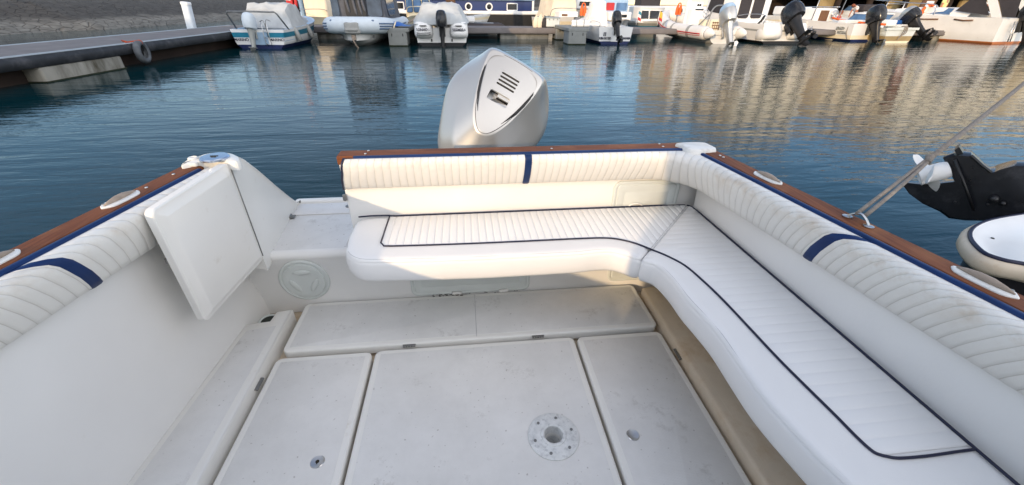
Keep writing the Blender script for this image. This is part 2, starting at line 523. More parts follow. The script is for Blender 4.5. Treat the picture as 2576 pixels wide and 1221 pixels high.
class MB:
    def __init__(s):
        s.v = []; s.f = []; s.mi = []; s.smooth = []; s.cur = 0; s.sm = False

    def mi_(s, i): s.cur = i; return s

    def add(s, vs, fs, smooth=None):
        o = len(s.v)
        s.v += [Vector(v) for v in vs]
        for f in fs:
            s.f.append([i+o for i in f]); s.mi.append(s.cur); s.smooth.append(s.sm if smooth is None else smooth)
        return s

    def box(s, c, d, rot=None, taper=1.0):
        x, y, z = d[0]/2, d[1]/2, d[2]/2
        vs = [Vector((sx*x*(taper if sz > 0 else 1), sy*y*(taper if sz > 0 else 1), sz*z)) for sz in (-1, 1) for sx, sy in ((-1, -1), (1, -1), (1, 1), (-1, 1))]
        if rot is not None:
            vs = [rot @ v for v in vs]
        vs = [v+Vector(c) for v in vs]
        return s.add(vs, [(3, 2, 1, 0), (4, 5, 6, 7), (0, 1, 5, 4), (1, 2, 6, 5), (2, 3, 7, 6), (3, 0, 4, 7)], False)

    def bbox(s, c, d, bev, rot=None):
        """box with rounded vertical profile (bevelled all round)."""
        x, y, z = d[0]/2, d[1]/2, d[2]/2
        o = rrect(-x, -y, x, y, min(bev*2, x*.9, y*.9), 3)
        lay = [(-z, bev), (-z+bev, 0), (z-bev, 0), (z-bev*.3, bev*.3), (z, bev)]
        rings = [[Vector((p.x, p.y, zz)) for p in offset2d(o, off)] for zz, off in lay]
        if rot is not None:
            rings = [[rot @ p for p in r] for r in rings]
        rings = [[p+Vector(c) for p in r] for r in rings]
        return s.loft(rings, True, True, True)

    def loft(s, rings, closed=True, cap0=False, cap1=False, smooth=True):
        n = len(rings[0])
        vs = [p for r in rings for p in r]
        fs = []
        m = n if closed else n-1
        for i in range(len(rings)-1):
            for j in range(m):
                a = i*n+j; b = i*n+(j+1) % n
                fs.append((a, b, b+n, a+n))
        o = len(s.v)
        s.add(vs, fs, smooth)
        if cap0: s.f.append([o+j for j in range(n)][::-1]); s.mi.append(s.cur); s.smooth.append(False)
        if cap1: s.f.append([o+(len(rings)-1)*n+j for j in range(n)]); s.mi.append(s.cur); s.smooth.append(False)
        return s

    def tube(s, pts, r, n=8, closed=False, cap=True):
        P = [Vector(p) for p in pts]
        rings = []
        up = Vector((0, 0, 1))
        m = len(P)
        prev = None
        for i, p in enumerate(P):
            if closed:
                t = P[(i+1) % m]-P[i-1]
            else:
                t = P[min(i+1, m-1)]-P[max(i-1, 0)]
            if t.length < 1e-9: t = Vector((0, 1, 0))
            t.normalize()
            if prev is None:
                a = t.cross(up)
                if a.length < .1: a = t.cross(Vector((1, 0, 0)))
            else:
                a = prev-t*prev.dot(t)
            a.normalize(); prev = a
            b = t.cross(a)
            rr = r[i] if isinstance(r, (list, tuple)) else r
            rings.append([p+a*math.cos(2*PI*k/n)*rr+b*math.sin(2*PI*k/n)*rr for k in range(n)])
        if closed:
            rings.append(rings[0])
        return s.loft(rings, True, cap and not closed, cap and not closed)

    def cyl(s, p0, p1, r0, r1=None, n=16):
        return s.tube([p0, p1], [r0, r0 if r1 is None else r1], n)

    def lathe(s, prof, c=(0, 0, 0), M=None, n=28, cap=True):
        rings = []
        for r, z in prof:
            rings.append([Vector((r*math.cos(2*PI*k/n), r*math.sin(2*PI*k/n), z)) for k in range(n)])
        if M is not None:
            rings = [[M @ p for p in r] for r in rings]
        rings = [[p+Vector(c) for p in r] for r in rings]
        return s.loft(rings, True, cap, cap)

    def prism(s, out, lay, M=None, cap0=True, smooth=True):
        """outline + [(z, inset)...] layers"""
        o = ccw([Vector((p[0], p[1])) for p in out])
        rings = [[Vector((p.x, p.y, z)) for p in (offset2d(o, d) if d else o)] for z, d in lay]
        if M is not None:
            rings = [[M @ p for p in r] for r in rings]
        return s.loft(rings, True, cap0, True, smooth)

    def ell(s, c, rad, n=14, m=8, M=None):
        rings = []
        for i in range(m+1):
            t = PI*i/m
            rr, z = max(1e-4, math.sin(t)), -math.cos(t)
            ring = [Vector((rad[0]*rr*math.cos(2*PI*k/n), rad[1]*rr*math.sin(2*PI*k/n), rad[2]*z)) for k in range(n)]
            if M is not None: ring = [M @ p for p in ring]
            rings.append([p+Vector(c) for p in ring])
        return s.loft(rings)

    def each(s, name, mats, parent=None, auto=None, xf=None):
        """one object per connected piece"""
        n = len(s.v); par = list(range(n))

        def root(i):
            while par[i] != i:
                par[i] = par[par[i]]; i = par[i]
            return i
        for f in s.f:
            for q in f[1:]:
                par[root(q)] = root(f[0])
        comp = {}
        for k, f in enumerate(s.f): comp.setdefault(root(f[0]), []).append(k)
        out = []
        for ks in comp.values():
            b = MB(); ids = {}
            for k in ks:
                for i in s.f[k]:
                    if i not in ids: ids[i] = len(b.v); b.v.append(s.v[i])
                b.f.append([ids[i] for i in s.f[k]]); b.mi.append(s.mi[k]); b.smooth.append(s.smooth[k])
            out.append(b.build(name, mats, parent, auto, xf))
        return out

    def build(s, name, mats, parent=None, auto=None, xf=None):
        me = bpy.data.meshes.new(name)
        vs = [xf @ v for v in s.v] if xf is not None else s.v
        me.from_pydata([tuple(v) for v in vs], [], s.f)
        if not isinstance(mats, (list, tuple)): mats = [mats]
        for m in mats: me.materials.append(MAT[m] if isinstance(m, str) else m)
        me.polygons.foreach_set('material_index', s.mi)
        me.polygons.foreach_set('use_smooth', s.smooth)
        me.update()
        bm = bmesh.new(); bm.from_mesh(me)
        bmesh.ops.remove_doubles(bm, verts=bm.verts, dist=1e-5)
        bmesh.ops.recalc_face_normals(bm, faces=bm.faces)
        bm.to_mesh(me); bm.free()
        if auto is not None:
            me.set_sharp_from_angle(angle=R(auto))
        o = bpy.data.objects.new(name, me)
        COL.objects.link(o)
        if parent is not None: o.parent = parent
        return o


def text(name, s, size, M, m, parent, depth=.002, bold=0.0, sx=1.0):
    cu = bpy.data.curves.new(name, 'FONT')
    cu.body = s; cu.size = size; cu.align_x = 'CENTER'; cu.align_y = 'CENTER'; cu.extrude = depth; cu.offset = bold
    tmp = bpy.data.objects.new(name, cu)
    me = bpy.data.meshes.new_from_object(tmp)
    bpy.data.objects.remove(tmp)
    me.transform(M @ Matrix.Scale(sx, 4, (1, 0, 0)))
    me.materials.append(MAT[m])
    o = bpy.data.objects.new(name, me)
    COL.objects.link(o); o.parent = parent
    return o

# ================================================================== SETTING
# water: one sheet to the horizon
def sheet(name, x0, y0, x1, y1, z, m, kind='structure', n=1):
    b = MB()
    b.add([(x0, y0, z), (x1, y0, z), (x1, y1, z), (x0, y1, z)], [(0, 1, 2, 3)])
    return tag(b.build(name, m), kind=kind)


sheet('water', -400, -300, 500, 700, WATER, 'water')
sheet('seabed', -420, -320, 520, 720, -6.0, 'quay_dark')


def embankment():
    base = [(-24, -60), (-23, 0), (-20.9, 22.9), (-19.4, 29), (-18.7, 42), (-17.5, 58), (-14, 82), (-4, 105), (20, 125), (60, 140)]
    pts = catmull([(x, y, 0) for x, y in base], 14)
    prof = [(-1.2, -1.4), (0, -.35), (1.3, .12), (2.6, .42), (3.6, .78), (5.2, 1.12), (6.2, 1.22), (7.4, 1.5), (10, 2.3), (14, 2.6), (60, 2.7)]
    rings = []
    for i, p in enumerate(pts):
        a, c = pts[max(0, i-1)], pts[min(len(pts)-1, i+1)]
        t = (c-a); t.z = 0; t.normalize()
        nrm = Vector((-t.y, t.x, 0))
        ring = []
        for d, z in prof:
            q = p+nrm*d
            ring.append(Vector((q.x, q.y, z+.10*mnoise.noise(Vector((q.x*.9, q.y*.9, 0))) if d > 0 else z)))
        rings.append(ring)
    b = MB(); b.loft(rings, False)
    tag(b.build('embankment', 'stone_revetment'), kind='structure')


embankment()

# ================================================================== OUR BOAT
boat = thing('motor_boat', 'white motor boat in the foreground with teak capped gunwales, ribbed bolsters and silver outboard', 'boat')


def ti(y):                                   # inner edge of the teak cap
    return 1.19-.128*y if y > 0 else 1.19-.05*y


# ---- outer hull shell
def hull_shell():
    b = MB()
    ys = [-2.5, -1.5, -.5, .5, 1.2, 1.8, 2.0]
    for s in (1, -1):
        rings = []
        for y in ys:
            xo = ti(min(y, 1.75))+.088
            if y > 1.75: xo -= (y-1.75)*.12
            top = .728 if y < 1.75 else .728-(y-1.75)*1.2
            xm = max(xo-.005, 1.150-.018*max(0, y)) if y < 1.9 else xo+.03
            rings.append([Vector((s*xo, y, top)), Vector((s*xm, y, .45 if y < 1.75 else .35)), Vector((s*xm, y, .2)), Vector((s*(xo-.05), y, -.3)), Vector((s*(xo-.25), y, -.7))])
        b.loft(rings, False)
    # stern face
    b.loft([[Vector((x, 2.205, z)) for x in (-1.0, 1.0)] for z in (-.7, .24)], False, smooth=False)
    return b.build('hull', 'gelcoat', boat, auto=35)


hull_shell()


# ---- bulwark inner walls and transom walls
def walls():
    b = MB()
    for s in (1, -1):
        rings = []
        for y in [-2.5, -1.5, -.8, -.2, .2, .5, .8, 1.1, 1.4, 1.66]:
            t = ti(y)
            yy = max(0, y); wl = max(t+.0, 1.110-.018*yy); fl = 1.112-.055*yy
            rings.append([Vector((s*(t+.03), y, .735)), Vector((s*(max(t+.022, wl-.012)), y, .62)), Vector((s*wl, y, .45)), Vector((s*(wl*.5+fl*.5+.006), y, .2)), Vector((s*fl, y, .045)), Vector((s*(fl-.003), y, -.045))])
        b.loft(rings, False)
    return b.build('bulwark_wall', 'gelcoat_wall', boat, auto=50)


walls()


def bulkhead():
    """face under the seat with the step up to the walk-through platform."""
    b = MB()
    x0, x1 = -1.09, 1.09
    ring = lambda y, z: [Vector((x0-.0, y, z)), Vector((-.52, y, z)), Vector((x1, y, z))]
    rows = [(1.655, -.045), (1.66, .255), (1.652, .268), (1.652, .284), (1.664, .298), (1.685, .30)]
    b.loft([ring(y, z) for y, z in rows], False)
    return b.build('bulkhead', 'gelcoat_wall', boat, auto=50)


bulkhead()


def transom():
    b = MB()
    # hollow-looking transom box : inner face, end face, aft face, built as a rounded block
    o = rrect(-.545, 1.69, 1.10, 1.716, .01, 3)
    b.prism(o, [(.24, 0), (.58, 0)])
    b.prism(rrect(-.545, 1.6905, ti(1.7)+.07, 1.7165, .01, 3), [(.30, 0), (.70, 0), (.728, 0), (.735, .003)])
    b.build('transom', 'gelcoat_wall', boat, auto=40)
    # lower aft part under the platform level behind the transom
    b = MB()
    b.bbox((0, 1.945, .27), (2.02, .535, .055), .012)
    pl = b.build('platform', 'nonskid', boat, auto=40)
    b = MB()
    b.bbox((0, 2.225, .285), (2.0, .05, .06), .015)
    b.build('platform_rim', 'gelcoat', pl, auto=40)
    # lid of the boarding-ladder locker in the platform
    b = MB()
    o = rrect(-.955, 2.05, -.42, 2.188, .01, 3)
    b.prism(o, [(.2985, 0), (.302, 0), (.304, .004)])
    lid = b.build('locker_lid', 'nonskid', boat, auto=40)
    for u_, v_ in ((757, 507), (730, 546)):
        q = at(u_, v_, .305)
        b = MB()
        b.box((q.x, q.y, .3065), (.050, .030, .004))
        b.cyl((q.x, q.y-.018, .309), (q.x, q.y+.018, .309), .006)
        b.build('hinge', 'steel_dull', lid)
    b = MB()
    b.lathe([(.0, .304), (.018, .304), (.018, .308), (.012, .310), (.0001, .310)], (-.68, 2.13, 0))
    b.build('latch', 'steel_dull', lid, auto=30)


transom()


# ---- teak caps
def strip_uv(o, axis_len=None):
    me = o.data
    uv = me.uv_layers.new(name='UVMap')
    return uv


def teak_rail(name, pin, pout, z0, z1, mats='teak'):
    """cap rail between an inner and an outer polyline, UV along the grain."""
    b = MB()
    rings = []
    for a, c in zip(pin, pout):
        a = Vector(a); c = Vector(c)
        d = (c-a); L = d.length; d.normalize()
        pr = [(0, z0), (0, z1-.006), (.006, z1), (L*.5, z1+.001), (L-.008, z1), (L, z1-.008), (L, z0)]
        rings.append([Vector((a.x+d.x*t, a.y+d.y*t, z)) for t, z in pr])
    b.loft(rings, False)
    n = len(rings[0])
    for end in (rings[0], rings[-1]):
        b.add(end, [tuple(range(n))], False)
    o = b.build(name, mats, boat, auto=35)
    me = o.data
    uv = me.uv_layers.new(name='UVMap')
    axis = 0 if abs(rings[-1][0].x-rings[0][0].x) > abs(rings[-1][0].y-rings[0][0].y) else 1
    for lp in me.loops:
        co = me.vertices[lp.vertex_index].co
        uv.data[lp.index].uv = (co[axis], co[1-axis]+.5*co.z)
    return o


ys = [-2.5, -1.5, -.8, -.3, 0, .3, .6, .9, 1.2, 1.45, 1.56]
TI0 = .012                                   # navy welt between teak and bolster
teak_rail('teak_rail', [(ti(y)+TI0, y) for y in ys+[1.66]], [(ti(y)+.092, y) for y in ys+[1.66]], .725, .757)
teak_rail('teak_rail', [(-ti(y)-TI0, y) for y in ys+[1.575]], [(-ti(y)-.092, y) for y in ys+[1.575]], .725, .757)
teak_rail('teak_rail', [(x, 1.637) for x in (-.530, -.2, .2, .6, .985)], [(x, 1.722+.0*x) for x in (-.530, -.2, .2, .6, .985)], .722, .756)

b = MB()
for x, y in ((-.42, 1.66), (-.415, 1.70), (.36, 1.67), (.86, 1.66), (.86, 1.70)):
    b.lathe([(.0001, .757), (.006, .757), (.005, .760), (.0001, .762)], (x, y, 0), n=10)
for s, y in ((1, 1.5), (1, 1.52), (-1, 1.48), (-1, 1.36)):
    b.lathe([(.0001, .758), (.006, .758), (.005, .761), (.0001, .763)], (s*(ti(y)+.05), y, 0), n=10)
b.each('rail_screw', 'steel', boat)

# white moulded corner cap on the port quarter
b = MB()
o = [at(1700, 360, .77), at(1716, 366, .77), at(1740, 377, .77), at(1803, 376, .77), at(1786, 364, .77), at(1772, 359, .77), at(1740, 357.5, .77)]
o = catmull([(p.x, p.y, 0) for p in o], 3, True)
b.prism(o, [(.735, 0), (.762, 0), (.770, .004), (.773, .012)])
b.build('corner_cap', 'plastic_white', boat, auto=40)


# ---- ribbed bolsters
def arc(c, r, a0, a1, n):
    return [Vector((c[0]+r*math.cos(R(a0+(a1-a0)*k/n)), c[1]+r*math.sin(R(a0+(a1-a0)*k/n)), 0)) for k in range(n+1)]


def bolster_curves(side):
    """outer (teak edge), ridge and bottom curves in plan, from the bow end aft (and round the transom to its free end on the port side)."""
    Y0 = -1.2
    sx = 1 if side > 0 else -1
    if side < 0:
        O = [Vector((-ti(y), y, 0)) for y in (Y0, -.5, 0, .5, 1.0, 1.56)]
        Rg = [Vector((-ti(y)+.048, y, 0)) for y in (Y0, -.5, 0, .5, 1.0, 1.555)]
        B = [Vector((-ti(y)+.004, y, 0)) for y in (Y0, -.5, 0, .5, 1.0, 1.56)]
        return O, Rg, B
    O = [Vector((ti(y), y, 0)) for y in (Y0, -.5, 0, .5, 1.0, 1.4, 1.63)]+[Vector((x, 1.63, 0)) for x in (.6, .2, -.2, -.497)]
    rr, rb = .20, .20
    yr, yb = 1.592, 1.662
    xr = ti(yr-rr)-.048
    xb = ti(yb-rb)-.002
    Rg = [Vector((ti(y)-.048, y, 0)) for y in (Y0, -.5, 0, .5, 1.0)]+arc((xr-rr, yr-rr), rr, 0, 90, 8)+[Vector((x, yr, 0)) for x in (.5, .2, -.2, -.497)]
    B = [Vector((ti(y)-.002, y, 0)) for y in (Y0, -.5, 0, .5, 1.0)]+arc((xb-rb, yb-rb), rb, 0, 90, 8)+[Vector((x, yb, 0)) for x in (.5, .2, -.2, -.497)]
    return O, Rg, B


def bolster_path(side, n=600):
    O, Rg, B = bolster_curves(side)
    r = resample(Rg, n)
    # match outer and bottom points by closest plan correspondence: project along the section normal
    res = []
    for k, p in enumerate(r):
        a, c = r[max(0, k-1)], r[min(n-1, k+1)]
        t = (c-a).normalized()
        nr = Vector((t.y, -t.x, 0))
        if side < 0: nr = -nr
        res.append((p, _hit(p, nr, O), _hit(p, nr, B)))
    return res


def _hit(p, d, poly):
    best = None
    for a, c in zip(poly, poly[1:]):
        e = c-a
        den = d.x*e.y-d.y*e.x
        if abs(den) < 1e-9: continue
        w_ = a-p
        t = (w_.x*e.y-w_.y*e.x)/den
        u = (w_.x*d.y-w_.y*d.x)/den
        if -.06 <= u <= 1.06 and t > -.3 and (best is None or abs(t) < abs(best)):
            best = t
    return p+d*(best if best is not None else .05)


def section(rg, o, bt, puff=0.0, off=0.0):
    """profile from the teak edge over the ridge and down the face."""
    z = Vector((0, 0, 1))
    P = [o+z*.748, o.lerp(rg, .45)+z*.7535, o.lerp(rg, .8)+z*.7500, rg.lerp(o, .04)+z*.7400, rg+z*.7230, rg.lerp(bt, .10)+z*.7000,
         rg.lerp(bt, .35)+z*.6640, rg.lerp(bt, .72)+z*.6270, rg.lerp(bt, .96)+z*.6060, rg.lerp(bt, 1.25)+z*.5985, rg.lerp(bt, 1.5)+z*.604]
    core = o.lerp(bt, .5)+z*.66
    out = []
    for i, p in enumerate(P):
        k = 0 if i in (0, len(P)-1) else (.5 if i in (1, len(P)-2) else 1)
        d = (p-core).normalized()
        out.append(p+d*(k*(puff+off)))
    return out


def bolster(side, pitch, gaps, name='bolster'):
    path = bolster_path(side)
    L = [0]
    for a, c in zip(path, path[1:]): L.append(L[-1]+(c[0]-a[0]).length)
    tot = L[-1]

    def sample(s):
        j = 0
        lo, hi = 0, len(L)-2
        while lo < hi:
            mid = (lo+hi+1)//2
            if L[mid] <= s: lo = mid
            else: hi = mid-1
        f = (s-L[lo])/max(1e-9, L[lo+1]-L[lo])
        return [path[lo][q].lerp(path[lo+1][q], min(1, max(0, f))) for q in range(3)]
    rings = []; wear = []; groove = []
    s = 0
    WP = [0, .25, .7, 1, .75, .35, .08, 0, 0, .1, 0]

    EW = [0, 0, 0, .1, .2, .3, .6, .85, 1, 1, 1]
    SH = [-.140, -.125, -.105, -.082, -.066, -.052, -.030, -.010, 0, 0, 0]

    def fade(ss):
        y = sample(max(0, min(tot, ss)))[0].y
        x = sample(max(0, min(tot, ss)))[0].x
        return max(0, min(1, (1.42-y)/.35)) if abs(x) > .7 else 0

    def sheared(ss, puff, off=0):
        k = fade(ss)
        out = [section(*sample(max(0, min(tot, ss+sh*k))), puff, off)[i] for i, sh in enumerate(SH)]
        for i, p in enumerate(out):
            if p.y > 1.5 and p.x < 0: p.x -= .040*EW[i]*min(1, -p.x/.5)**2
        return out

    def put(ss, puff, g):
        rg, o, bt = sample(max(0, min(tot, ss)))
        rings.append(sheared(ss, puff))
        k = 1 if side > 0 and rg.y < 1.45 else .45
        if side < 0: k = .55
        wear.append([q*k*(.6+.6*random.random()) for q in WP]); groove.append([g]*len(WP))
    while s < tot:
        put(s, -.0016, 1); put(s+pitch*.05, -.0001, .12); put(s+pitch*.3, .0001, 0); put(s+pitch*.5, .0003, 0); put(s+pitch*.7, .0001, 0); put(s+pitch*.95, -.0001, .12)
        s += pitch
    put(tot, -.003, 0)
    b = MB(); b.loft(rings, False)
    n = len(rings[0])
    b.add(rings[-1], [tuple(range(n))], False)
    b.add(rings[0], [tuple(range(n))], False)
    # build without merging so attributes keep their order
    me = bpy.data.meshes.new(name)
    me.from_pydata([tuple(v) for v in b.v], [], b.f)
    me.materials.append(MAT['vinyl_bolster'])
    me.polygons.foreach_set('use_smooth', b.smooth)
    wa = [x for r in wear for x in r]; ga = [x for r in groove for x in r]
    for nm, arr in (('wear', wa), ('groove', ga)):
        a_ = me.attributes.new(nm, 'FLOAT', 'POINT')
        a_.data.foreach_set('value', arr+[0]*(len(me.vertices)-len(arr)))
    bm = bmesh.new(); bm.from_mesh(me); bmesh.ops.recalc_face_normals(bm, faces=bm.faces); bm.to_mesh(me); bm.free()
    ob = bpy.data.objects.new(name, me); COL.objects.link(ob); ob.parent = boat
    # navy straps that wrap the bolster
    for (key, val, wd) in gaps:
        # find s where ridge y (key 'y') or x (key 'x') equals val
        best = min(range(len(path)), key=lambda i: abs((path[i][0].y if key == 'y' else path[i][0].x)-val)+(0 if key == 'y' or path[i][0].y > 1.5 else 9))
        s0 = L[best]
        rr = []
        for q in range(6):
            rr.append(sheared(s0-wd/2+wd*q/5, .0, .0035 if 0 < q < 5 else .0005))
        bb = MB(); bb.loft(rr, False)
        bb.build('strap', 'navy', ob)
    # navy welt against the teak
    bb = MB()
    rr = []
    for i in range(0, len(path), 6):
        rg, o, bt = path[i]
        d = (o-rg).normalized()
        rr.append([o+d*t+Vector((0, 0, z)) for t, z in ((-.004, .745), (-.004, .7555), (.0005, .7575), (.0095, .7575), (.0125, .755), (.0125, .735))])
    bb.loft(rr, False)
    bb.build('welt', 'navy', ob)
    return ob


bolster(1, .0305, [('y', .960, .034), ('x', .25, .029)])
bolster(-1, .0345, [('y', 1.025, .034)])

# navy edge piping down the free end of the transom bolster
b = MB()
rg, o, bt = Vector((-.497, 1.592, 0)), Vector((-.497, 1.63, 0)), Vector((-.497, 1.662, 0))
b.tube([p+Vector((-.040*w_, 0, 0)) for p, w_ in zip(section(rg, o, bt, 0, .001), [0, 0, 0, .1, .2, .3, .6, .85, 1, 1, 1])], .0045, 6)
b.build('end_piping', 'navy_piping', boat)


# ---- transom-wall hatch, bulkhead hatches
def wall_hatch(x0, x1, z0, z1, y, tilt=0, hinges=(), handle=None, mat_='hatch_grey'):
    b = MB()
    M = Matrix(((1, 0, 0), (0, 0, -1), (0, 1, 0)))            # x,z plane facing -y
    o = rrect(x0, z0, x1, z1, .035, 6)
    X = lambda p: Vector((p.x, y-p.z, p.y))
    rings = []
    oc = ccw(o)
    for d, h in ((0, 0), (0, .006), (.004, .009), (.012, .009), (.015, .006), (.018, .006), (.021, .010), (.05, .011), (.054, .009), (.058, .011)):
        rings.append([Vector((p.x, y-h, p.y)) for p in rr_in(x0, z0, x1, z1, .035, d, 6)])
    b.loft(rings, True, False, True)
    o = b.build('hatch', mat_, boat, auto=50)
    for hx, hz in hinges:
        b = MB(); b.bbox((hx, y-.012, hz), (.05, .012, .018), .003)
        b.build('hinge', 'plastic_white', o, auto=40)
    if handle:
        b = MB()
        b.tube(catmull([(handle[0]-.035, y-.012, handle[1]-.02), (handle[0]-.03, y-.016, handle[1]+.012), (handle[0], y-.018, handle[1]+.022), (handle[0]+.03, y-.016, handle[1]+.012), (handle[0]+.035, y-.012, handle[1]-.02)], 5), .004, 6)
        b.bbox((handle[0], y-.014, handle[1]-.004), (.04, .010, .018), .003)
        b.build('handle', 'plastic_white', o, auto=40)
    return o


wall_hatch(.675, 1.0, .37, .588, 1.69, hinges=((.98, .455), (.98, .40)), handle=(.79, .455))
wall_hatch(-.315, .285, .012, .30, 1.659, hinges=((-.09, .020), (.15, .020)))
wall_hatch(.70, 1.0, .035, .30, 1.659)

# round inspection cover
b = MB()
RC = (-.807, 1.659, .145)
MX = Matrix(((1, 0, 0), (0, 0, -1), (0, 1, 0)))
b.lathe([(.116, 0), (.116, .006), (.110, .010), (.104, .010), (.101, .006), (.097, .006), (.094, .011), (.08, .013), (.074, .012), (.0001, .012)], RC, MX, 40)
rc = b.build('inspection_cover', 'hatch_grey', boat, auto=30)
b = MB()
for k in range(3):
    a = R(90+120*k)
    b.ell((RC[0]+.050*math.cos(a), RC[1]-.0125, RC[2]+.050*math.sin(a)), (.014, .005, .040), M=Matrix.Rotation(-a, 3, 'Y'))
b.each('grip_recess', 'hatch_grey', rc)

# mould and grime where the bulkhead meets the sole hatch
b = MB()
for k in range(34):
    x = random.gauss(-.12, .05) if k < 20 else -.28+random.random()*.5
    s_ = .002+.005*random.random()*(1 if k < 20 else .35)
    z = .018+.012*random.random()*(k % 3 == 0)
    y = 1.652-.018*random.random()
    b.ell((x, y, .0155), (s_*1.6, s_*.7, .0012), 8, 4)
b.build('mould_stain', 'mould', boat)['kind'] = 'stuff'


# ---- sole : liner, hatches, side steps
def liner():
    b = MB()
    z = -.05
    for x0, y0, x1, y1 in ((-1.2, -1.3, -.35, 1.72), (.40, -1.3, 1.2, 1.72), (-.35, 1.2, .40, 1.72), (-.35, -1.3, .40, .70)):
        b.add([(x0, y0, z), (x1, y0, z), (x1, y1, z), (x0, y1, z)], [(0, 1, 2, 3)])
    b.build('sole_liner', 'gelcoat_dirty', boat)


liner()


def sole_hatch(x0, y0, x1, y1, z, r=.028, hole=None, name='sole_hatch', m='nonskid', depth=.045, outline=None, rounded=.0):
    b = MB()
    o = ccw(outline or rrect(x0, y0, x1, y1, r, 6))
    lay = [(z-depth, .002), (z-.010, 0), (z-.004, .0015), (z-.001, .005), (z, .010)]
    if not hole:
        b.prism(o, lay)
        ob = b.build(name, 'gelcoat', boat, auto=50)
    else:
        rings = [[Vector((p.x, p.y, zz)) for p in (offset2d(o, d) if d else o)] for zz, d in lay]
        b.loft(rings, True)
        ob = b.build(name, 'gelcoat', boat, auto=50)
    # moulded non-skid field standing 1.2 mm proud
    oi = offset2d(o, .026)
    if not hole:
        b = MB(); b.prism(oi, [(z-.001, 0), (z+.0006, 0), (z+.0012, .001)], cap0=False)
        f = b.build('nonskid_field', m, ob, auto=50)
    else:
        for zz, src, mm, nm in ((z, [Vector((p.x, p.y)) for p in offset2d(o, .010)], 'gelcoat', 'hatch_top'), (z+.0012, oi, m, 'nonskid_field')):
            bm = bmesh.new()
            v1 = [bm.verts.new((p.x, p.y, zz)) for p in src]
            v2 = [bm.verts.new((hole[0]+hole[2]*math.cos(2*PI*k/32), hole[1]+hole[2]*math.sin(2*PI*k/32), zz)) for k in range(32)]
            ed = [bm.edges.new((vv[i], vv[(i+1) % len(vv)])) for vv in (v1, v2) for i in range(len(vv))]
            bmesh.ops.triangle_fill(bm, edges=ed, use_beauty=True)
            bmesh.ops.recalc_face_normals(bm, faces=bm.faces)
            if sum(f.normal.z for f in bm.faces) < 0:
                bmesh.ops.reverse_faces(bm, faces=bm.faces)
            me = bpy.data.meshes.new(nm); bm.to_mesh(me); bm.free()
            me.materials.append(MAT[mm])
            q = bpy.data.objects.new(nm, me); COL.objects.link(q); q.parent = ob
    return ob


FL_ = at(1392, 1098, 0)
hc = sole_hatch(-.437, .02, .437, 1.307, 0, hole=(FL_.x, FL_.y, .035))
hl = sole_hatch(-.843, .02, -.449, 1.303, 0)
hr = sole_hatch(.449, .02, .846, 1.303, 0)
ha = sole_hatch(-.83, 1.322, .845, 1.648, .012)
for x0, x1 in ((-.437, .437), (-.843, -.449), (.449, .846)):
    sole_hatch(x0, -1.25, x1, .005, 0)
# seam across the aft hatch
b = MB(); b.box((.0, 1.485, .0135), (.002, .30, .0012)); b.build('seam', 'thread', ha)


def side_step(s):
    yv = [-1.25, -.5, 0, .4, .8, 1.1, 1.40]
    inner = .862
    pts = [Vector((s*inner, y)) for y in (-1.25, 1.575)]
    if s < 0:   # notch round the drain at the aft end
        pts += [Vector((s*.930, 1.565)), Vector((s*.936, 1.50)), Vector((s*(1.112-.055*1.487+.004), 1.487))]
    else:
        pts += [Vector((s*.93, 1.59)), Vector((s*.945, 1.555)), Vector((s*(1.112-.055*1.55+.004), 1.55))]
    pts += [Vector((s*(1.112-.055*max(0, y)+.004), y)) for y in yv[::-1]]
    o = ccw(pts)
    b = MB()
    b.prism(o, [(-.05, 0), (.030, 0), (.038, .003), (.042, .010)])
    ob = b.build('side_step', 'gelcoat_dirty' if s > 0 else 'gelcoat', boat, auto=50)
    o2 = [Vector((s*(inner+.03), -1.2)), Vector((s*(inner+.03), 1.46)), Vector((s*(1.112-.055*1.44-.025), 1.44))]+[Vector((s*(1.112-.055*max(0, y)-.022), y)) for y in yv[::-1]]
    b = MB(); b.prism(ccw(o2), [(.0415, 0), (.0426, 0), (.0432, .001)], cap0=False)
    b.build('nonskid_field', 'gelcoat_dirty' if s > 0 else 'nonskid', ob, auto=50)
    return ob


side_step(-1)
side_step(1)
# scupper drains aft of the side steps
for s in (-1, 1):
    b = MB()
    b.lathe([(.030, -.048), (.046, -.048), (.046, -.040), (.040, -.034), (.034, -.036), (.031, -.05)], (s*.975, 1.555, .035), n=28, cap=False)
    d = b.build('drain', 'hatch_grey', boat, auto=40)
    b = MB(); b.lathe([(.0001, -.040), (.033, -.040)], (s*.975, 1.555, .035), n=24, cap=False)
    b.build('drain_hole', 'drain_dark', d)

# piano hinges on the hatch edges
def hinge(name, c, L, ax, par):
    b = MB()
    d = Vector((1, 0, 0)) if ax == 'x' else Vector((0, 1, 0))
    c = Vector(c)
    n = 5
    for k in range(n):
        a = c+d*(-L/2+L*k/n+.001); e = c+d*(-L/2+L*(k+1)/n-.001)
        b.cyl(a, e, .0042, n=8)
    p = Vector((0, 1, 0)) if ax == 'x' else Vector((-1 if c.x < 0 else 1, 0, 0))
    q = c+p*.006+Vector((0, 0, .002))
    b.box(q, (L, .008, .003) if ax == 'x' else (.008, L, .003))
    return b.build('hinge', 'steel_dull', par, auto=40)


hinge('hinge', (-.296, 1.3145, .003), .055, 'x', hc)
hinge('hinge', (.276, 1.3145, .003), .055, 'x', hc)
hinge('hinge', (-.853, 1.165, .004), .060, 'y', hl)
hinge('hinge', (.855, 1.150, .006), .060, 'y', hr)
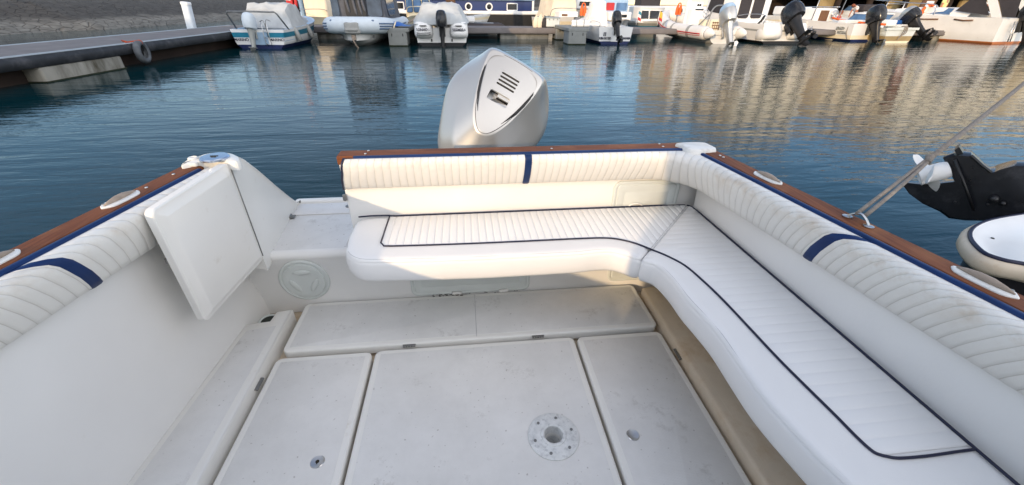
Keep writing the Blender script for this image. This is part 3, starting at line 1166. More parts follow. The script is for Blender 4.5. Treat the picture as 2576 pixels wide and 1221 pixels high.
# flush latches
for (u, v, par, slot) in ((799, 1163, hl, True), (1592, 1095, hr, False)):
    p = at(u, v, 0)
    b = MB()
    b.lathe([(.0225, -.002), (.0225, .002), (.0205, .0042), (.019, .0038), (.0001, .0034)], (p.x, p.y, 0), n=28)
    l = b.build('latch', 'steel', par, auto=30)
    if slot:
        b = MB(); b.lathe([(.006, .0034), (.006, .0042), (.0001, .0044)], (p.x, p.y, 0), n=14); b.box((p.x, p.y-.004, .0042), (.003, .010, .001)); b.build('keyhole', 'mould', l)

# table socket
b = MB()
b.lathe([(.089, .0005), (.089, .004), (.086, .0062), (.045, .008), (.043, .0115), (.037, .0125), (.0325, .010), (.0305, -.004), (.029, -.085), (.0285, -.088)], (FL_.x, FL_.y, .001), n=48, cap=False)
ts = b.build('table_socket', 'socket_grey', hc, auto=35)
b = MB(); b.lathe([(.0001, -.082), (.030, -.082)], (FL_.x, FL_.y, 0), n=24, cap=False); b.lathe([(.0285, -.04), (.0325, -.002)], (FL_.x, FL_.y, 0), n=32, cap=False)
b.build('socket_bore', 'plastic_white', hc)
b = MB()
for k in range(6):
    a = R(12+60*k)
    b.lathe([(.0001, .0068), (.0055, .0068), (.005, .0088), (.002, .0088), (.0015, .0078), (.0001, .0078)], (FL_.x+.068*math.cos(a), FL_.y+.068*math.sin(a), .001), n=12)
b.each('socket_screw', 'steel_dull', hc, auto=30)


# ---- transom door, folded open along the starboard side
def door():
    hA, fA = Vector((-.905, 1.572, 0)), Vector((-.950, 1.186, 0))
    d = (fA-hA); Wd = d.length; d.normalize()
    n = Vector((-d.y, d.x, 0))
    if n.x < 0: n = -n
    M = lambda s, h, z: hA+d*s+n*h+Vector((0, 0, z+.016*(1-s/Wd)))
    b = MB()
    # slab with bevelled flange round it
    rings = []
    for off, h in ((.004, -.03), (0, -.026), (0, -.004), (.004, .0), (.012, .0), (.030, .012), (.036, .014)):
        rings.append([M(p.x, h, p.y) for p in rr_in(0, .312, Wd, .752, .022, off)])
    b.loft(rings, True, True, True)
    o = b.build('transom_door', 'gelcoat', boat, auto=35)
    b = MB(); b.cyl(M(.001, .001, .33), M(.001, .001, .755), .0022); b.build('hinge_line', 'steel_dull', o)
    p = M(Wd-.03, -.045, .56)
    b = MB(); b.bbox(p, (.02, .03, .02), .003); b.build('door_latch', 'steel_dull', o)
    # catch on the transom end
    b = MB(); b.bbox((-.548, 1.685, .555), (.016, .016, .030), .003); b.build('door_catch', 'steel_dull', boat)


door()


# ---- starboard quarter moulding beside the walk-through
def quarter():
    b = MB()
    prof = [(1.585, .27), (1.585, .70), (1.588, .765), (1.60, .775), (1.655, .775), (1.70, .745), (1.80, .655), (1.95, .520), (2.09, .40), (2.20, .315), (2.225, .27)]
    rings = []
    for x, k in ((-1.02, 0), (-.965, .0), (-.930, .002), (-.915, .012)):
        rings.append([Vector((x-(.775-z)*.0+(-.06 if y > 1.75 else 0)*((y-1.75)/.45), y, z-k)) for y, z in prof])
    b.loft(rings, False)
    n = len(prof)
    b.add(rings[-1], [tuple(range(n))], False)
    # outboard side falls away
    r0 = rings[0]
    b.loft([r0, [Vector((p.x-.09, p.y, min(p.z, .74)-.06)) for p in r0], [Vector((p.x-.10, p.y, .2)) for p in r0]], False)
    q = b.build('quarter_moulding', 'gelcoat', boat, auto=35)
    # cap plate with filler lid
    o = [at(455, 417, .77), at(505, 393.5, .77), at(545, 386.5, .77), at(583, 388, .77), at(604, 401, .77), at(590, 410, .77), at(545, 404, .77), at(495, 410, .77)]
    o = catmull([(p.x, p.y, 0) for p in o], 4, True)
    b = MB(); b.prism(o, [(.74, 0), (.766, 0), (.773, .003), (.776, .010)])
    c = b.build('cap_plate', 'gelcoat', boat, auto=40)
    p = at(539, 394.5, .782)
    b = MB(); b.lathe([(.050, .774), (.050, .780), (.046, .784), (.0001, .785)], (p.x, p.y, 0), n=36)
    l = b.build('filler_lid', 'lid_chrome', c, auto=35)
    b = MB(); b.box((p.x, p.y, .7857), (.028, .006, .001)); b.box((p.x+.004, p.y-.012, .7857), (.018, .004, .001)); b.build('lid_slot', 'drain_dark', l)


quarter()


# ---- pop-up cleats, pad eyes
def cleat(p, ang, L=.13):
    M = Matrix.Rotation(ang, 3, 'Z')
    o = [(-.5, .03), (-.36, .15), (-.1, .17), (.1, .17), (.36, .15), (.5, .03), (.5, -.03), (.36, -.15), (.1, -.17), (-.1, -.17), (-.36, -.15), (-.5, -.03)]
    o = catmull([(a*L, c_*L*1.05, 0) for a, c_ in o], 3, True)
    b = MB(); b.prism(o, [(-.001, 0), (.003, 0), (.006, .003)])
    for v in b.v: v.xyz = M @ v + Vector(p)
    c = b.build('cleat', 'plastic_white', boat, auto=40)
    b = MB()
    b.tube([M @ Vector((x*L, .0, z))+Vector(p) for x, z in ((-.44, .007), (-.3, .009), (-.1, .010), (.1, .010), (.3, .009), (.44, .007))], [.002, .006, .0095, .0095, .006, .002], 10)
    b.build('cleat_horn', 'worn_horn', c)
    b = MB()
    for x in (-.33, .33):
        q = M @ Vector((x*L, -.12*L, .0062))+Vector(p)
        b.lathe([(.005, 0), (.004, .001), (.0001, .001)], q, n=10)
    b.each('cleat_screw', 'steel_dull', c)
    return c


tilt_r = math.atan2(1, -.128)
for u, v, s in ((1946, 449, 1), (2487, 710, 1)):
    p = at(u, v, .757); cleat((ti(p.y)+.055, p.y, .757), tilt_r, .125 if u < 2000 else .125)
for u, v in ((299, 504), (-25, 668)):
    p = at(u, v, .757); cleat((-ti(p.y)-.055, p.y, .757), -tilt_r, .13)
p = at(474, 413, .757)
b = MB(); b.bbox((-ti(p.y)-.052, p.y, .765), (.05, .085, .016), .004, Matrix.Rotation(R(7), 3, 'Z'))
b.lathe([(.017, .772), (.018, .780), (.014, .784), (.010, .780), (.010, .774)], (-ti(p.y)-.052, p.y, 0), n=18, cap=False)
b.build('rod_holder', 'plastic_white', boat, auto=40)

PE = []
for y in (.957, .893):
    PE.append(Vector((ti(y)+.055, y, .759)))
b = MB()
for q in PE:
    b.lathe([(.0135, 0), (.0135, .002), (.010, .0035), (.0001, .0035)], q, n=18)
mid = (PE[0]+PE[1])/2
b.tube(catmull([PE[0]+V(0, 0, .003), PE[0].lerp(mid, .45)+V(0, 0, .016), mid+V(0, 0, .024), PE[1].lerp(mid, .45)+V(0, 0, .016), PE[1]+V(0, 0, .003)], 5), .0032, 8)
b.build('pad_eye', 'steel', boat, auto=40)


# ---- seat base hidden under the cushions, and the wheelhouse behind the viewer
b = MB()
b.bbox((.30, 1.55, .335), (1.52, .24, .03), .004)
b.bbox((.94, .55, .335), (.26, 1.7, .03), .004)
b.build('seat_base', 'gelcoat_wall', boat, auto=40)


def wheelhouse():
    Y = -1.05
    b = MB()
    for s in (1, -1):
        b.box((s*1.10, Y-.75, .95), (.05, 1.5, 1.5))
        b.box((s*.70, Y-.02, .98), (.74, .04, 1.56))
    b.box((0, Y-.02, 1.66), (.68, .045, .20))
    b.box((0, Y-1.52, .95), (2.25, .05, 1.5))
    o = b.build('wheelhouse', 'gelcoat', boat)
    b = MB(); b.bbox((0, Y-.8, 1.80), (2.35, 1.75, .08), .02); b.build('wheelhouse_roof', 'gelcoat', o, auto=40)
    b = MB()
    for s in (1, -1):
        b.box((s*1.128, Y-.75, 1.28), (.012, 1.2, .55))
    b.build('wheelhouse_window', 'window_dark', o)


wheelhouse()

# ================================================================== SEAT CUSHIONS
ZS = .445


def P2(u, v, z=ZS):
    p = at(u, v, z); return Vector((p.x, p.y))


def interp(pts, key, val):
    """value of the other coordinate of a polyline (sorted by key axis)."""
    o = 1-key
    if val <= pts[0][key]: return pts[0][o]
    for a, c in zip(pts, pts[1:]):
        if a[key] <= val <= c[key]:
            f = (val-a[key])/max(1e-9, c[key]-a[key])
            return a[o]+(c[o]-a[o])*f
    return pts[-1][o]


MIT0, MIT1 = Vector((.643, 1.232)), Vector((1.055, 1.672))     # mitre seam, front to back
OUTW = lambda y: 1.103-.018*y                                     # cushion edge against the port wall


def dense(pts, step=.02, closed=True):
    out = []
    n = len(pts)
    for i in range(n if closed else n-1):
        a, c = Vector(pts[i]), Vector(pts[(i+1) % n])
        k = max(1, int((c-a).length/step))
        for q in range(k): out.append(a.lerp(c, q/k))
    return out


def cushion(outline, name, label, group):
    th = thing(name, label, 'cushion', (0, 0, 0), 0, group)
    o = ccw(outline)
    rings = []
    for z, d in ((.350, .02), (.354, .006), (.366, 0), (.40, -.004), (.428, -.001), (.4395, .001), (.4425, .0045), (.4455, .0015), (.4525, .004), (.4575, .011), (.4595, .022), (.4600, .034)):
        rings.append([Vector((p.x, p.y, z+.0015*mnoise.noise(Vector((p.x*7, p.y*7, z*5))))) for p in offset2d(o, d)])
    b = MB(); b.loft(rings, True, True, False)
    # top skin
    top = rings[-1]
    bm = bmesh.new()
    vs = [bm.verts.new(p) for p in top]
    ed = [bm.edges.new((vs[i], vs[(i+1) % len(vs)])) for i in range(len(vs))]
    bmesh.ops.triangle_fill(bm, edges=ed, use_beauty=True)
    bm.verts.index_update()
    b.add([v.co.copy() for v in bm.verts], [[v.index for v in f.verts] for f in bm.faces], True)
    bm.free()
    body = b.build('cushion_body', 'vinyl_seat', th, auto=48)
    return th, o


FRONT_A = catmull([(p.x, p.y, 0) for p in (P2(869, 637), P2(884, 652), P2(917, 661), P2(1000, 660.5), P2(1147, 657), P2(1300, 650), P2(1447, 642), P2(1510, 636), P2(1555, 638))]+[(MIT0.x, MIT0.y, 0)], 5)
FRONT_A = [Vector((p.x, p.y)) for p in FRONT_A]
BACK_Y = 1.680
MITN = MIT0+(MIT1-MIT0).normalized()*.013
aft_out = FRONT_A[:-1]+[MITN]+dense([MITN, MIT1], .03, False)+[MIT1]+dense([Vector((MIT1.x-.01, BACK_Y)), Vector((-.46, BACK_Y))], .03, False)+[Vector((-.485, 1.672)), Vector((-.505, 1.645))]+dense([Vector((-.512, 1.60)), Vector((-.512, 1.46))], .03, False)
_o = []
for p in aft_out:
    if not _o or (p-_o[-1]).length > .004: _o.append(p)
aft_out = _o
c1, o1 = cushion(aft_out, 'seat_cushion', 'white ribbed seat cushion along the transom with its rounded end by the doorway', 'white bench seat cushions')
INN = [MIT0]+[P2(*q) for q in ((1632, 664), (1656, 674), (1690, 708), (1724, 753), (1765, 798), (1807, 847), (1850, 910), (1902, 984), (1950, 1042), (2001, 1098), (2060, 1160), (2124, 1221))]+[Vector((.78, .2)), Vector((.80, -.1)), Vector((.80, -.5))]
INN = [Vector((p.x, p.y)) for p in catmull([(p.x, p.y, 0) for p in INN], 4)]
side_out = INN[1:]+[Vector((OUTW(-.5), -.5))]+dense([Vector((OUTW(-.48), -.48)), Vector((OUTW(1.60), 1.60))], .03, False)+[Vector((OUTW(1.62)-.002, 1.64)), MIT1]+dense([MIT1, MITN], .03, False)[1:]+[MITN]
c2, o2_ = cushion(side_out, 'seat_cushion', 'long white seat cushion running forward along the right side wall from the mitred corner', 'white bench seat cushions')

# inner piping curves (front edge of the ribbed panels)
PIN_A = [P2(*q, z=.463) for q in ((958, 611), (966, 619), (1000, 619), (1147, 614.5), (1300, 608), (1447, 601), (1520, 599), (1560, 603), (1600, 613), (1639, 628))]
PIN_B = [P2(*q, z=.463) for q in ((1639, 628), (1680, 645), (1724, 669), (1770, 708), (1819, 755), (1885, 825), (1959, 904), (2030, 975), (2101, 1045), (2150, 1095), (2182, 1125), (2202, 1140), (2222, 1147))]
END_B = [P2(*q, z=.463) for q in ((2222, 1147), (2261, 1153), (2330, 1148), (2400, 1138), (2450, 1131))]
c3 = lambda pts, n=5: catmull([(p.x, p.y, 0) for p in pts], n)
fa = [Vector((p.x, p.y)) for p in c3(PIN_A[1:])]
fb = [Vector((p.x, p.y)) for p in c3(PIN_B)]
XL = PIN_A[0].x
M0 = PIN_A[-1].copy()
M1 = Vector((1.045, 1.655))


def ribbed(name, parent, lo, hi, pitch, axis, bounds, g=0.0):
    """puffed ribs; bounds(s) -> (start, end) along the other axis."""
    b = MB(); rings = []
    s = lo
    while s < hi:
        for f, h in ((0, .4606+g), (.07, .4629+g*.3), (.3, .4635), (.5, .4636), (.7, .4635), (.93, .4629)):
            q = s+pitch*f
            if q > hi: break
            a, c = bounds(q)
            if c-a < .004: continue
            row = []
            for k, dz in ((0, -.004), (.03, 0), (.5, .0006), (.97, 0), (1, -.004)):
                t = a+(c-a)*k
                z = h+dz
                row.append(Vector((q, t, z)) if axis == 0 else Vector((t, q, z)))
            rings.append(row)
        s += pitch
    b.loft(rings, False)
    return b.build(name, 'vinyl_seat', parent, auto=60)


mit_y = lambda x: M0.y+(M1.y-M0.y)*(x-M0.x)/(M1.x-M0.x)
mit_x = lambda y: M0.x+(M1.x-M0.x)*(y-M0.y)/(M1.y-M0.y)
fas = sorted(fa, key=lambda p: p.x)
ribbed('ribbed_panel', c1, XL, M1.x, .0305, 0, lambda x: ((interp(fas, 0, x) if x < M0.x else mit_y(x)+.0004), 1.668))
fbs = sorted(fb, key=lambda p: p.y)
ebs = sorted([Vector((p.x, p.y)) for p in c3(END_B)], key=lambda p: p.x)
YE = min(p.y for p in ebs)


def bb_(y):
    hi = OUTW(y)-.012
    lo = interp(fbs, 1, y) if y < M0.y else mit_x(y)+.0004
    if y < fbs[0].y: lo = fbs[0].x
    return lo, hi


ribbed('ribbed_panel', c2, fbs[0].y+.002, M1.y, .0375, 1, bb_, .0013)


def z3(pts, z): return [Vector((p[0], p[1], z)) for p in pts]


b = MB()
b.tube(z3([(XL, 1.664)]+[tuple(PIN_A[0])]+[tuple(p) for p in fa], .4633), .0034, 8)
b.build('piping', 'navy_piping', c1)
b = MB()
b.tube(z3([(-.50, 1.664), (-.45, 1.670), (XL-.01, 1.668)], .468)+z3([(x, 1.672) for x in (XL+.03, 0, .3, .6, .9)]+[(M1.x-.01, 1.665)], .4622), .0038, 8)
b.build('piping', 'navy_piping', c1)
b = MB()
b.tube(z3([tuple(p) for p in fb]+[tuple(p) for p in c3(END_B)[1:]], .4633), .0034, 8)
b.build('piping', 'navy_piping', c2)
b = MB()
b.tube(z3([(M1.x, 1.66), (M1.x+.012, 1.645)]+[(OUTW(y)-.010, y) for y in (1.6, 1.4, 1.2, 1.0, .8, .6, .45, .36, .2, 0)], .4632), .0036, 8)
b.build('piping', 'navy_piping', c2)


def stitch(par, pts, z):
    for d in (.0045, .0085):
        b = MB()
        b.tube([Vector((p.x, p.y, z-.0016+.006*(d > .005))) for p in offset2d_open(pts, d)], .0009, 5)
        b.each('stitching', 'thread', par)


def offset2d_open(pts, d):
    out = []
    for i, p in enumerate(pts):
        a, c = pts[max(0, i-1)], pts[min(len(pts)-1, i+1)]
        t = Vector((c[0]-a[0], c[1]-a[1])).normalized()
        out.append(Vector((p[0]-t.y*d, p[1]+t.x*d)))
    return out


stitch(c1, [Vector((-.513, 1.6)), Vector((-.512, 1.46))]+FRONT_A[1:-1], .4505)
stitch(c2, [p for p in INN[::-1][12:-1]][::-1], .4505)
for d in (-.005, .005):
    b = MB()
    nn = Vector((-(M1-M0).normalized().y, (M1-M0).normalized().x))*d
    b.tube(z3([(M0.x+nn.x, M0.y+nn.y), (M1.x+nn.x, M1.y+nn.y)], .4638), .0007, 5)
    b.each('stitching', 'thread', c1 if d > 0 else c2)

# ================================================================== OUTBOARD MOTOR (part of our boat)
_x, _b, _a = Vector((.859, -.232, -.456)), Vector((.512, .390, .766)), Vector((0, -.891, .454))
OBM = Matrix((_x, _b, _a)).transposed().to_4x4()
OBM.translation = Vector((.188, 2.35, .8265))


def subd(o, lv=2, creases=None):
    m = o.modifiers.new('subdivision', 'SUBSURF'); m.levels = lv; m.render_levels = lv
    return o


def own_outboard():
    # cowl : control rings (level, [(aft, half width)...]) from the rear centre line round to the front centre line
    RG = [
        (.010, [(.232, 0), (.214, .150), (.130, .158), (-.030, .118), (-.115, .088), (-.190, .042), (-.212, 0)]),
        (.006, [(.243, 0), (.228, .166), (.130, .172), (-.035, .131), (-.125, .102), (-.205, .055), (-.230, 0)]),
        (-.022, [(.262, 0), (.252, .186), (.115, .196), (-.040, .150), (-.140, .122), (-.240, .080), (-.275, 0)]),
        (-.090, [(.282, 0), (.272, .196), (.100, .246), (-.050, .212), (-.200, .178), (-.345, .130), (-.410, 0)]),
        (-.215, [(.312, 0), (.298, .208), (.070, .350), (-.085, .325), (-.260, .262), (-.415, .210), (-.480, 0)]),
        (-.36, [(.312, 0), (.298, .205), (.070, .335), (-.085, .315), (-.265, .260), (-.420, .210), (-.485, 0)]),
        (-.52, [(.27, 0), (.255, .18), (.060, .27), (-.085, .262), (-.26, .23), (-.40, .18), (-.455, 0)]),
    ]
    rings = []
    for k, half in RG:
        r = [Vector((w_, j, k)) for j, w_ in half]
        r += [Vector((-w_, j, k)) for j, w_ in half[-2:0:-1]]
        rings.append(r)
    b = MB(); b.loft(rings, True, False, True)
    # open top (the lid sits in it)
    o = b.build('outboard_motor', 'silver_paint', boat, xf=OBM)
    me = o.data
    cl = me.attributes.new('crease_edge', 'FLOAT', 'EDGE')
    inv = OBM.inverted()
    for e in me.edges:
        a_, c_ = inv @ me.vertices[e.vertices[0]].co, inv @ me.vertices[e.vertices[1]].co
        cr = 0
        if abs(a_.z-c_.z) < .005 and abs(a_.z+.09) < .01: cr = .85
        if abs(a_.z-c_.z) < .005 and abs(a_.z-.006) < .003: cr = .6
        if abs(a_.z-c_.z) < .005 and abs(a_.z+.215) < .01: cr = .35
        if abs(a_.z-c_.z) > .02 and a_.y > .2: cr = .35
        cl.data[e.index].value = cr
    subd(o, 3)
    # lid panel with cut-outs
    half = RG[0][1]
    ol = [(w_-.0015, j) for j, w_ in half]+[(-(w_-.0015), j) for j, w_ in half[-2:0:-1]]
    ol = [Vector((p.x, p.y)) for p in catmull([(x, y*.992, 0) for x, y in ol], 6, True)]
    holes = []
    for i in range(4):
        y = .136-.0215*i
        holes.append(rrect(-.055, y-.0055, .055, y+.0055, .005, 3))
    hd = [Vector(p) for p in rrect(-.066, -.030, .056, .027, .008, 3)]
    holes.append(hd)
    bm = bmesh.new(); ed = []
    for loop in [ol]+holes:
        lp = dense([Vector(p) for p in loop], .012)
        vs = [bm.verts.new((p.x, p.y, .0125)) for p in lp]
        ed += [bm.edges.new((vs[i], vs[(i+1) % len(vs)])) for i in range(len(vs))]
    bmesh.ops.triangle_fill(bm, edges=ed, use_beauty=True)
    for _ in range(2):
        lng = [e for e in bm.edges if e.calc_length() > .022 and not e.is_boundary]
        bmesh.ops.subdivide_edges(bm, edges=lng, cuts=1)
        bmesh.ops.triangulate(bm, faces=bm.faces)
    bd = [e for e in bm.edges if e.is_boundary]
    dome = lambda x, y: .022-.45*x*x-.25*(y-.02)**2
    ex = bmesh.ops.extrude_edge_only(bm, edges=bd)
    for v in [g for g in ex['geom'] if isinstance(g, bmesh.types.BMVert)]:
        v.co.z -= .022
    for v in bm.verts: v.co.z += dome(v.co.x, v.co.y)-.0125
    bmesh.ops.recalc_face_normals(bm, faces=bm.faces)
    me = bpy.data.meshes.new('cowl_lid'); bm.to_mesh(me); bm.free()
    me.transform(OBM); me.materials.append(MAT['silver_paint'])
    me.polygons.foreach_set('use_smooth', [True]*len(me.polygons)); me.set_sharp_from_angle(angle=R(50))
    lid = bpy.data.objects.new('cowl_lid', me); COL.objects.link(lid); lid.parent = o
    # black tube added as the dark gap line round the lid
    b = MB(); b.tube([Vector((p.x*1.006, p.y*1.004, dome(p.x, p.y)-.0025)) for p in ol], .0027, 6, closed=True); b.build('lid_gap_line', 'black_plastic', o, xf=OBM)
    # recess floors
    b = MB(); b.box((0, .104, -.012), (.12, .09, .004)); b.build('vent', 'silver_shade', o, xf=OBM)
    b = MB()
    b.add([(-.068, -.032, -.020), (.058, -.032, -.012), (.058, -.002, -.012), (-.02, .004, -.030), (-.02, .029, -.030), (-.068, .029, -.030)], [(0, 1, 2, 3, 4, 5)], False)
    b.box((.02, .018, -.002), (.075, .020, .02))
    b.build('grab_handle', 'silver_paint', o, xf=OBM)
    # side air slots
    for s in (1, -1):
        L_ = [(.1605, .132), (.150, .085), (.136, .03), (.118, -.03), (.097, -.085), (.083, -.118)]
        b = MB(); rings = []
        for i, (x, y) in enumerate(L_):
            wd = (.002, .007, .009, .009, .006, .001)[i]
            zz = dome(x, y); wd *= 1.9; x -= .003; rings.append([Vector((s*(x-.006+t*wd), y+t*wd*.25, zz+.0065-.008*t)) for t in (0, .5, 1)]+[Vector((s*(x-.006+wd), y, zz-.03)), Vector((s*(x-.006), y, zz-.03))])
        b.loft(rings, True, True, True, smooth=False)
        b.build('air_slot', 'black_plastic', o, xf=OBM)
    # lower cowl, leg, gearcase
    b = MB()
    secs = []
    for k, y0, y1, hw in ((-.52, -.44, .25, .262), (-.545, -.43, .24, .255), (-.62, -.36, .18, .19), (-.70, -.22, .12, .10), (-.95, -.16, .14, .075), (-1.15, -.12, .17, .06), (-1.17, -.14, .30, .12), (-1.185, -.12, .28, .10), (-1.2, -.08, .16, .045), (-1.36, -.06, .12, .04), (-1.52, .04, .10, .012)):
        secs.append([Vector((p.x, p.y, k)) for p in rrect(-hw, y0, hw, y1, min(hw*.8, (y1-y0)*.3), 4)])
    b.loft(secs, True, True, True)
    b.lathe([(.001, -.22), (.035, -.16), (.055, -.05), (.058, .10), (.05, .2), (.045, .3), (.02, .34)], (0, .02, -1.33), Matrix(((1, 0, 0), (0, 0, 1), (0, 1, 0))), 20)
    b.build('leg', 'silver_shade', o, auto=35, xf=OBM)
    b = MB()
    for k in range(3):
        Mr = Matrix.Rotation(R(120*k), 3, 'Y')
        pts = [(0, .22, .03), (.05, .20, .10), (.06, .25, .17), (.0, .30, .19), (-.05, .30, .12), (-.02, .28, .03)]
        q = [Mr @ Vector(p)+Vector((0, 0, -1.33)) for p in pts]
        q2 = [p+Vector((0, .006, 0)) for p in q]
        b.loft([q, q2], True, True, True)
    b.build('propeller', 'steel_dull', o, xf=OBM)
    # clamp bracket on the transom
    b = MB()
    for s in (-1, 1):
        b.bbox((.10+s*.12, 2.10, .34), (.04, .22, .46), .01)
    b.cyl((-.06, 2.14, .50), (.26, 2.14, .50), .03)
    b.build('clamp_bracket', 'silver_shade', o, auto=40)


own_outboard()

# ================================================================== MOORING ROPE
rp = thing('mooring_rope', 'beige mooring rope running from a steel pad eye on the right teak gunwale', 'rope', tuple(mid))
s0 = mid+V(0, 0, .022)
e0 = at(2576, 205, 1.0)
dirv = (e0-s0)
b = MB()
eyep = s0+dirv*.30
side_ = dirv.normalized().cross(Vector((0, 0, 1))).normalized()
for q in (1, -1):
    pts = []
    for k in range(13):
        f = k/12
        pts.append(s0.lerp(eyep, f)+side_*(.006*q*math.cos(f*PI*.5)+.0035*q)+V(0, 0, -.004*math.sin(f*PI)))
    b.tube(pts, .0062, 8)
b.build('rope_loop', 'rope', rp).location = -mid
b = MB()
b.tube([eyep+dirv*(k/14)*1.7+V(0, 0, -.02*math.sin(PI*k/14)) for k in range(15)], .0092, 8)
b.build('rope_line', 'rope', rp).location = -mid
b = MB()
b.tube([eyep-dirv.normalized()*.03+side_*.006, eyep+V(0, 0, .008), eyep+dirv.normalized()*.035-side_*.004], [.009, .013, .009], 8)
b.build('splice', 'rope', rp).location = -mid

# ================================================================== FAR SIDE OF THE BASIN
def hull_mesh(name, parent, L, B, F, mats, zs, bow=.35, rake=.16, well=None, flare=.84, deck_mat=None, cock=.55, depth=.38, rim=.07, full=.5, transom_top=None):
    """Boat hull with stern at y=0 and bow at +y. mats = material per strake from the keel up (len = len(zs)-1); zs fractions of freeboard or metres."""
    b = MB()
    N = 14
    rows = []
    nz = len(zs)
    ts = [i/N for i in range(N+1)]

    def half(t):
        if t < full: return 1-.05*(1-t/full)
        q = (t-full)/(1-full)
        return max(.015, (1-q**2.1)**.75)
    rings = []
    for t in ts:
        sheer = bow*t*t
        ring = []
        for i, z in enumerate(zs):
            u = i/(nz-1)
            hw = B/2*half(t)*(flare+(1-flare)*u**.8)
            if i == 0: hw *= .55
            zz = z+sheer*max(0, z)/F
            ring.append(Vector((hw, L*t*(1-rake*(1-u)*t), zz)))
        rings.append(ring)
    mlist = list(dict.fromkeys(mats))
    dm = deck_mat or mats[-1]
    if dm not in mlist: mlist.append(dm)
    for s in (1, -1):
        for i in range(nz-1):
            b.mi_(mlist.index(mats[i]))
            b.loft([[Vector((s*r[i].x, r[i].y, r[i].z)), Vector((s*r[i+1].x, r[i+1].y, r[i+1].z))] for r in rings], False)
    # transom
    for i in range(nz-1):
        b.mi_(mlist.index(mats[i]))
        a, c = rings[0][i], rings[0][i+1]
        b.add([(-a.x, 0, a.z), (a.x, 0, a.z), (c.x, 0, c.z), (-c.x, 0, c.z)], [(0, 1, 2, 3)], False)
    # bottom
    b.mi_(mlist.index(mats[0]))
    b.loft([[Vector((-r[0].x, r[0].y, r[0].z)), Vector((r[0].x, r[0].y, r[0].z))] for r in rings], False)
    # deck, gunwale and cockpit well
    b.mi_(mlist.index(dm))
    nC = int(N*cock)
    dk = []
    for k, t in enumerate(ts):
        g = rings[k][-1]
        dk.append((g.x, g.y, g.z))
    for k in range(N):
        (x0, y0, z0), (x1, y1, z1) = dk[k], dk[k+1]
        if k < nC:
            a0, a1 = max(.02, x0-rim), max(.02, x1-rim)
            for s in (1, -1):
                b.add([(s*x0, y0, z0), (s*x1, y1, z1), (s*a1, y1, z1+.004), (s*a0, y0, z0+.004)], [(0, 1, 2, 3)], False)
                b.add([(s*a0, y0, z0+.004), (s*a1, y1, z1+.004), (s*a1, y1, z1-depth), (s*a0, y0, z0-depth)], [(0, 1, 2, 3)], False)
            b.add([(-a0, y0, z0-depth), (a0, y0, z0-depth), (a1, y1, z1-depth), (-a1, y1, z1-depth)], [(0, 1, 2, 3)], False)
        else:
            c0, c1_ = z0+.06*x0, z1+.06*x1
            b.add([(-x0, y0, z0), (0, y0, c0), (0, y1, c1_), (-x1, y1, z1)], [(0, 1, 2, 3)], True)
            b.add([(0, y0, c0), (x0, y0, z0), (x1, y1, z1), (0, y1, c1_)], [(0, 1, 2, 3)], True)
            if k == nC:
                b.add([(-x0, y0, z0-depth), (x0, y0, z0-depth), (x0, y0, z0), (-x0, y0, z0)], [(0, 1, 2, 3)], False)
    # stern bulwark inner face
    a = dk[0][0]-rim
    b.add([(-a, .07, dk[0][2]+.004), (a, .07, dk[0][2]+.004), (a, .07, dk[0][2]-depth), (-a, .07, dk[0][2]-depth)], [(0, 1, 2, 3)], False)
    b.add([(-dk[0][0], 0, dk[0][2]), (dk[0][0], 0, dk[0][2]), (a, .07, dk[0][2]+.004), (-a, .07, dk[0][2]+.004)], [(0, 1, 2, 3)], False)
    return b.build(name, mlist, parent, auto=32)


def superell(hw, y0, y1, n=20, e=2.6):
    cy, hy = (y0+y1)/2, (y1-y0)/2
    out = []
    for k in range(n):
        t = 2*PI*k/n
        c, s_ = math.cos(t), math.sin(t)
        out.append((hw*math.copysign(abs(c)**(2/e), c), cy+hy*math.copysign(abs(s_)**(2/e), s_)))
    return out


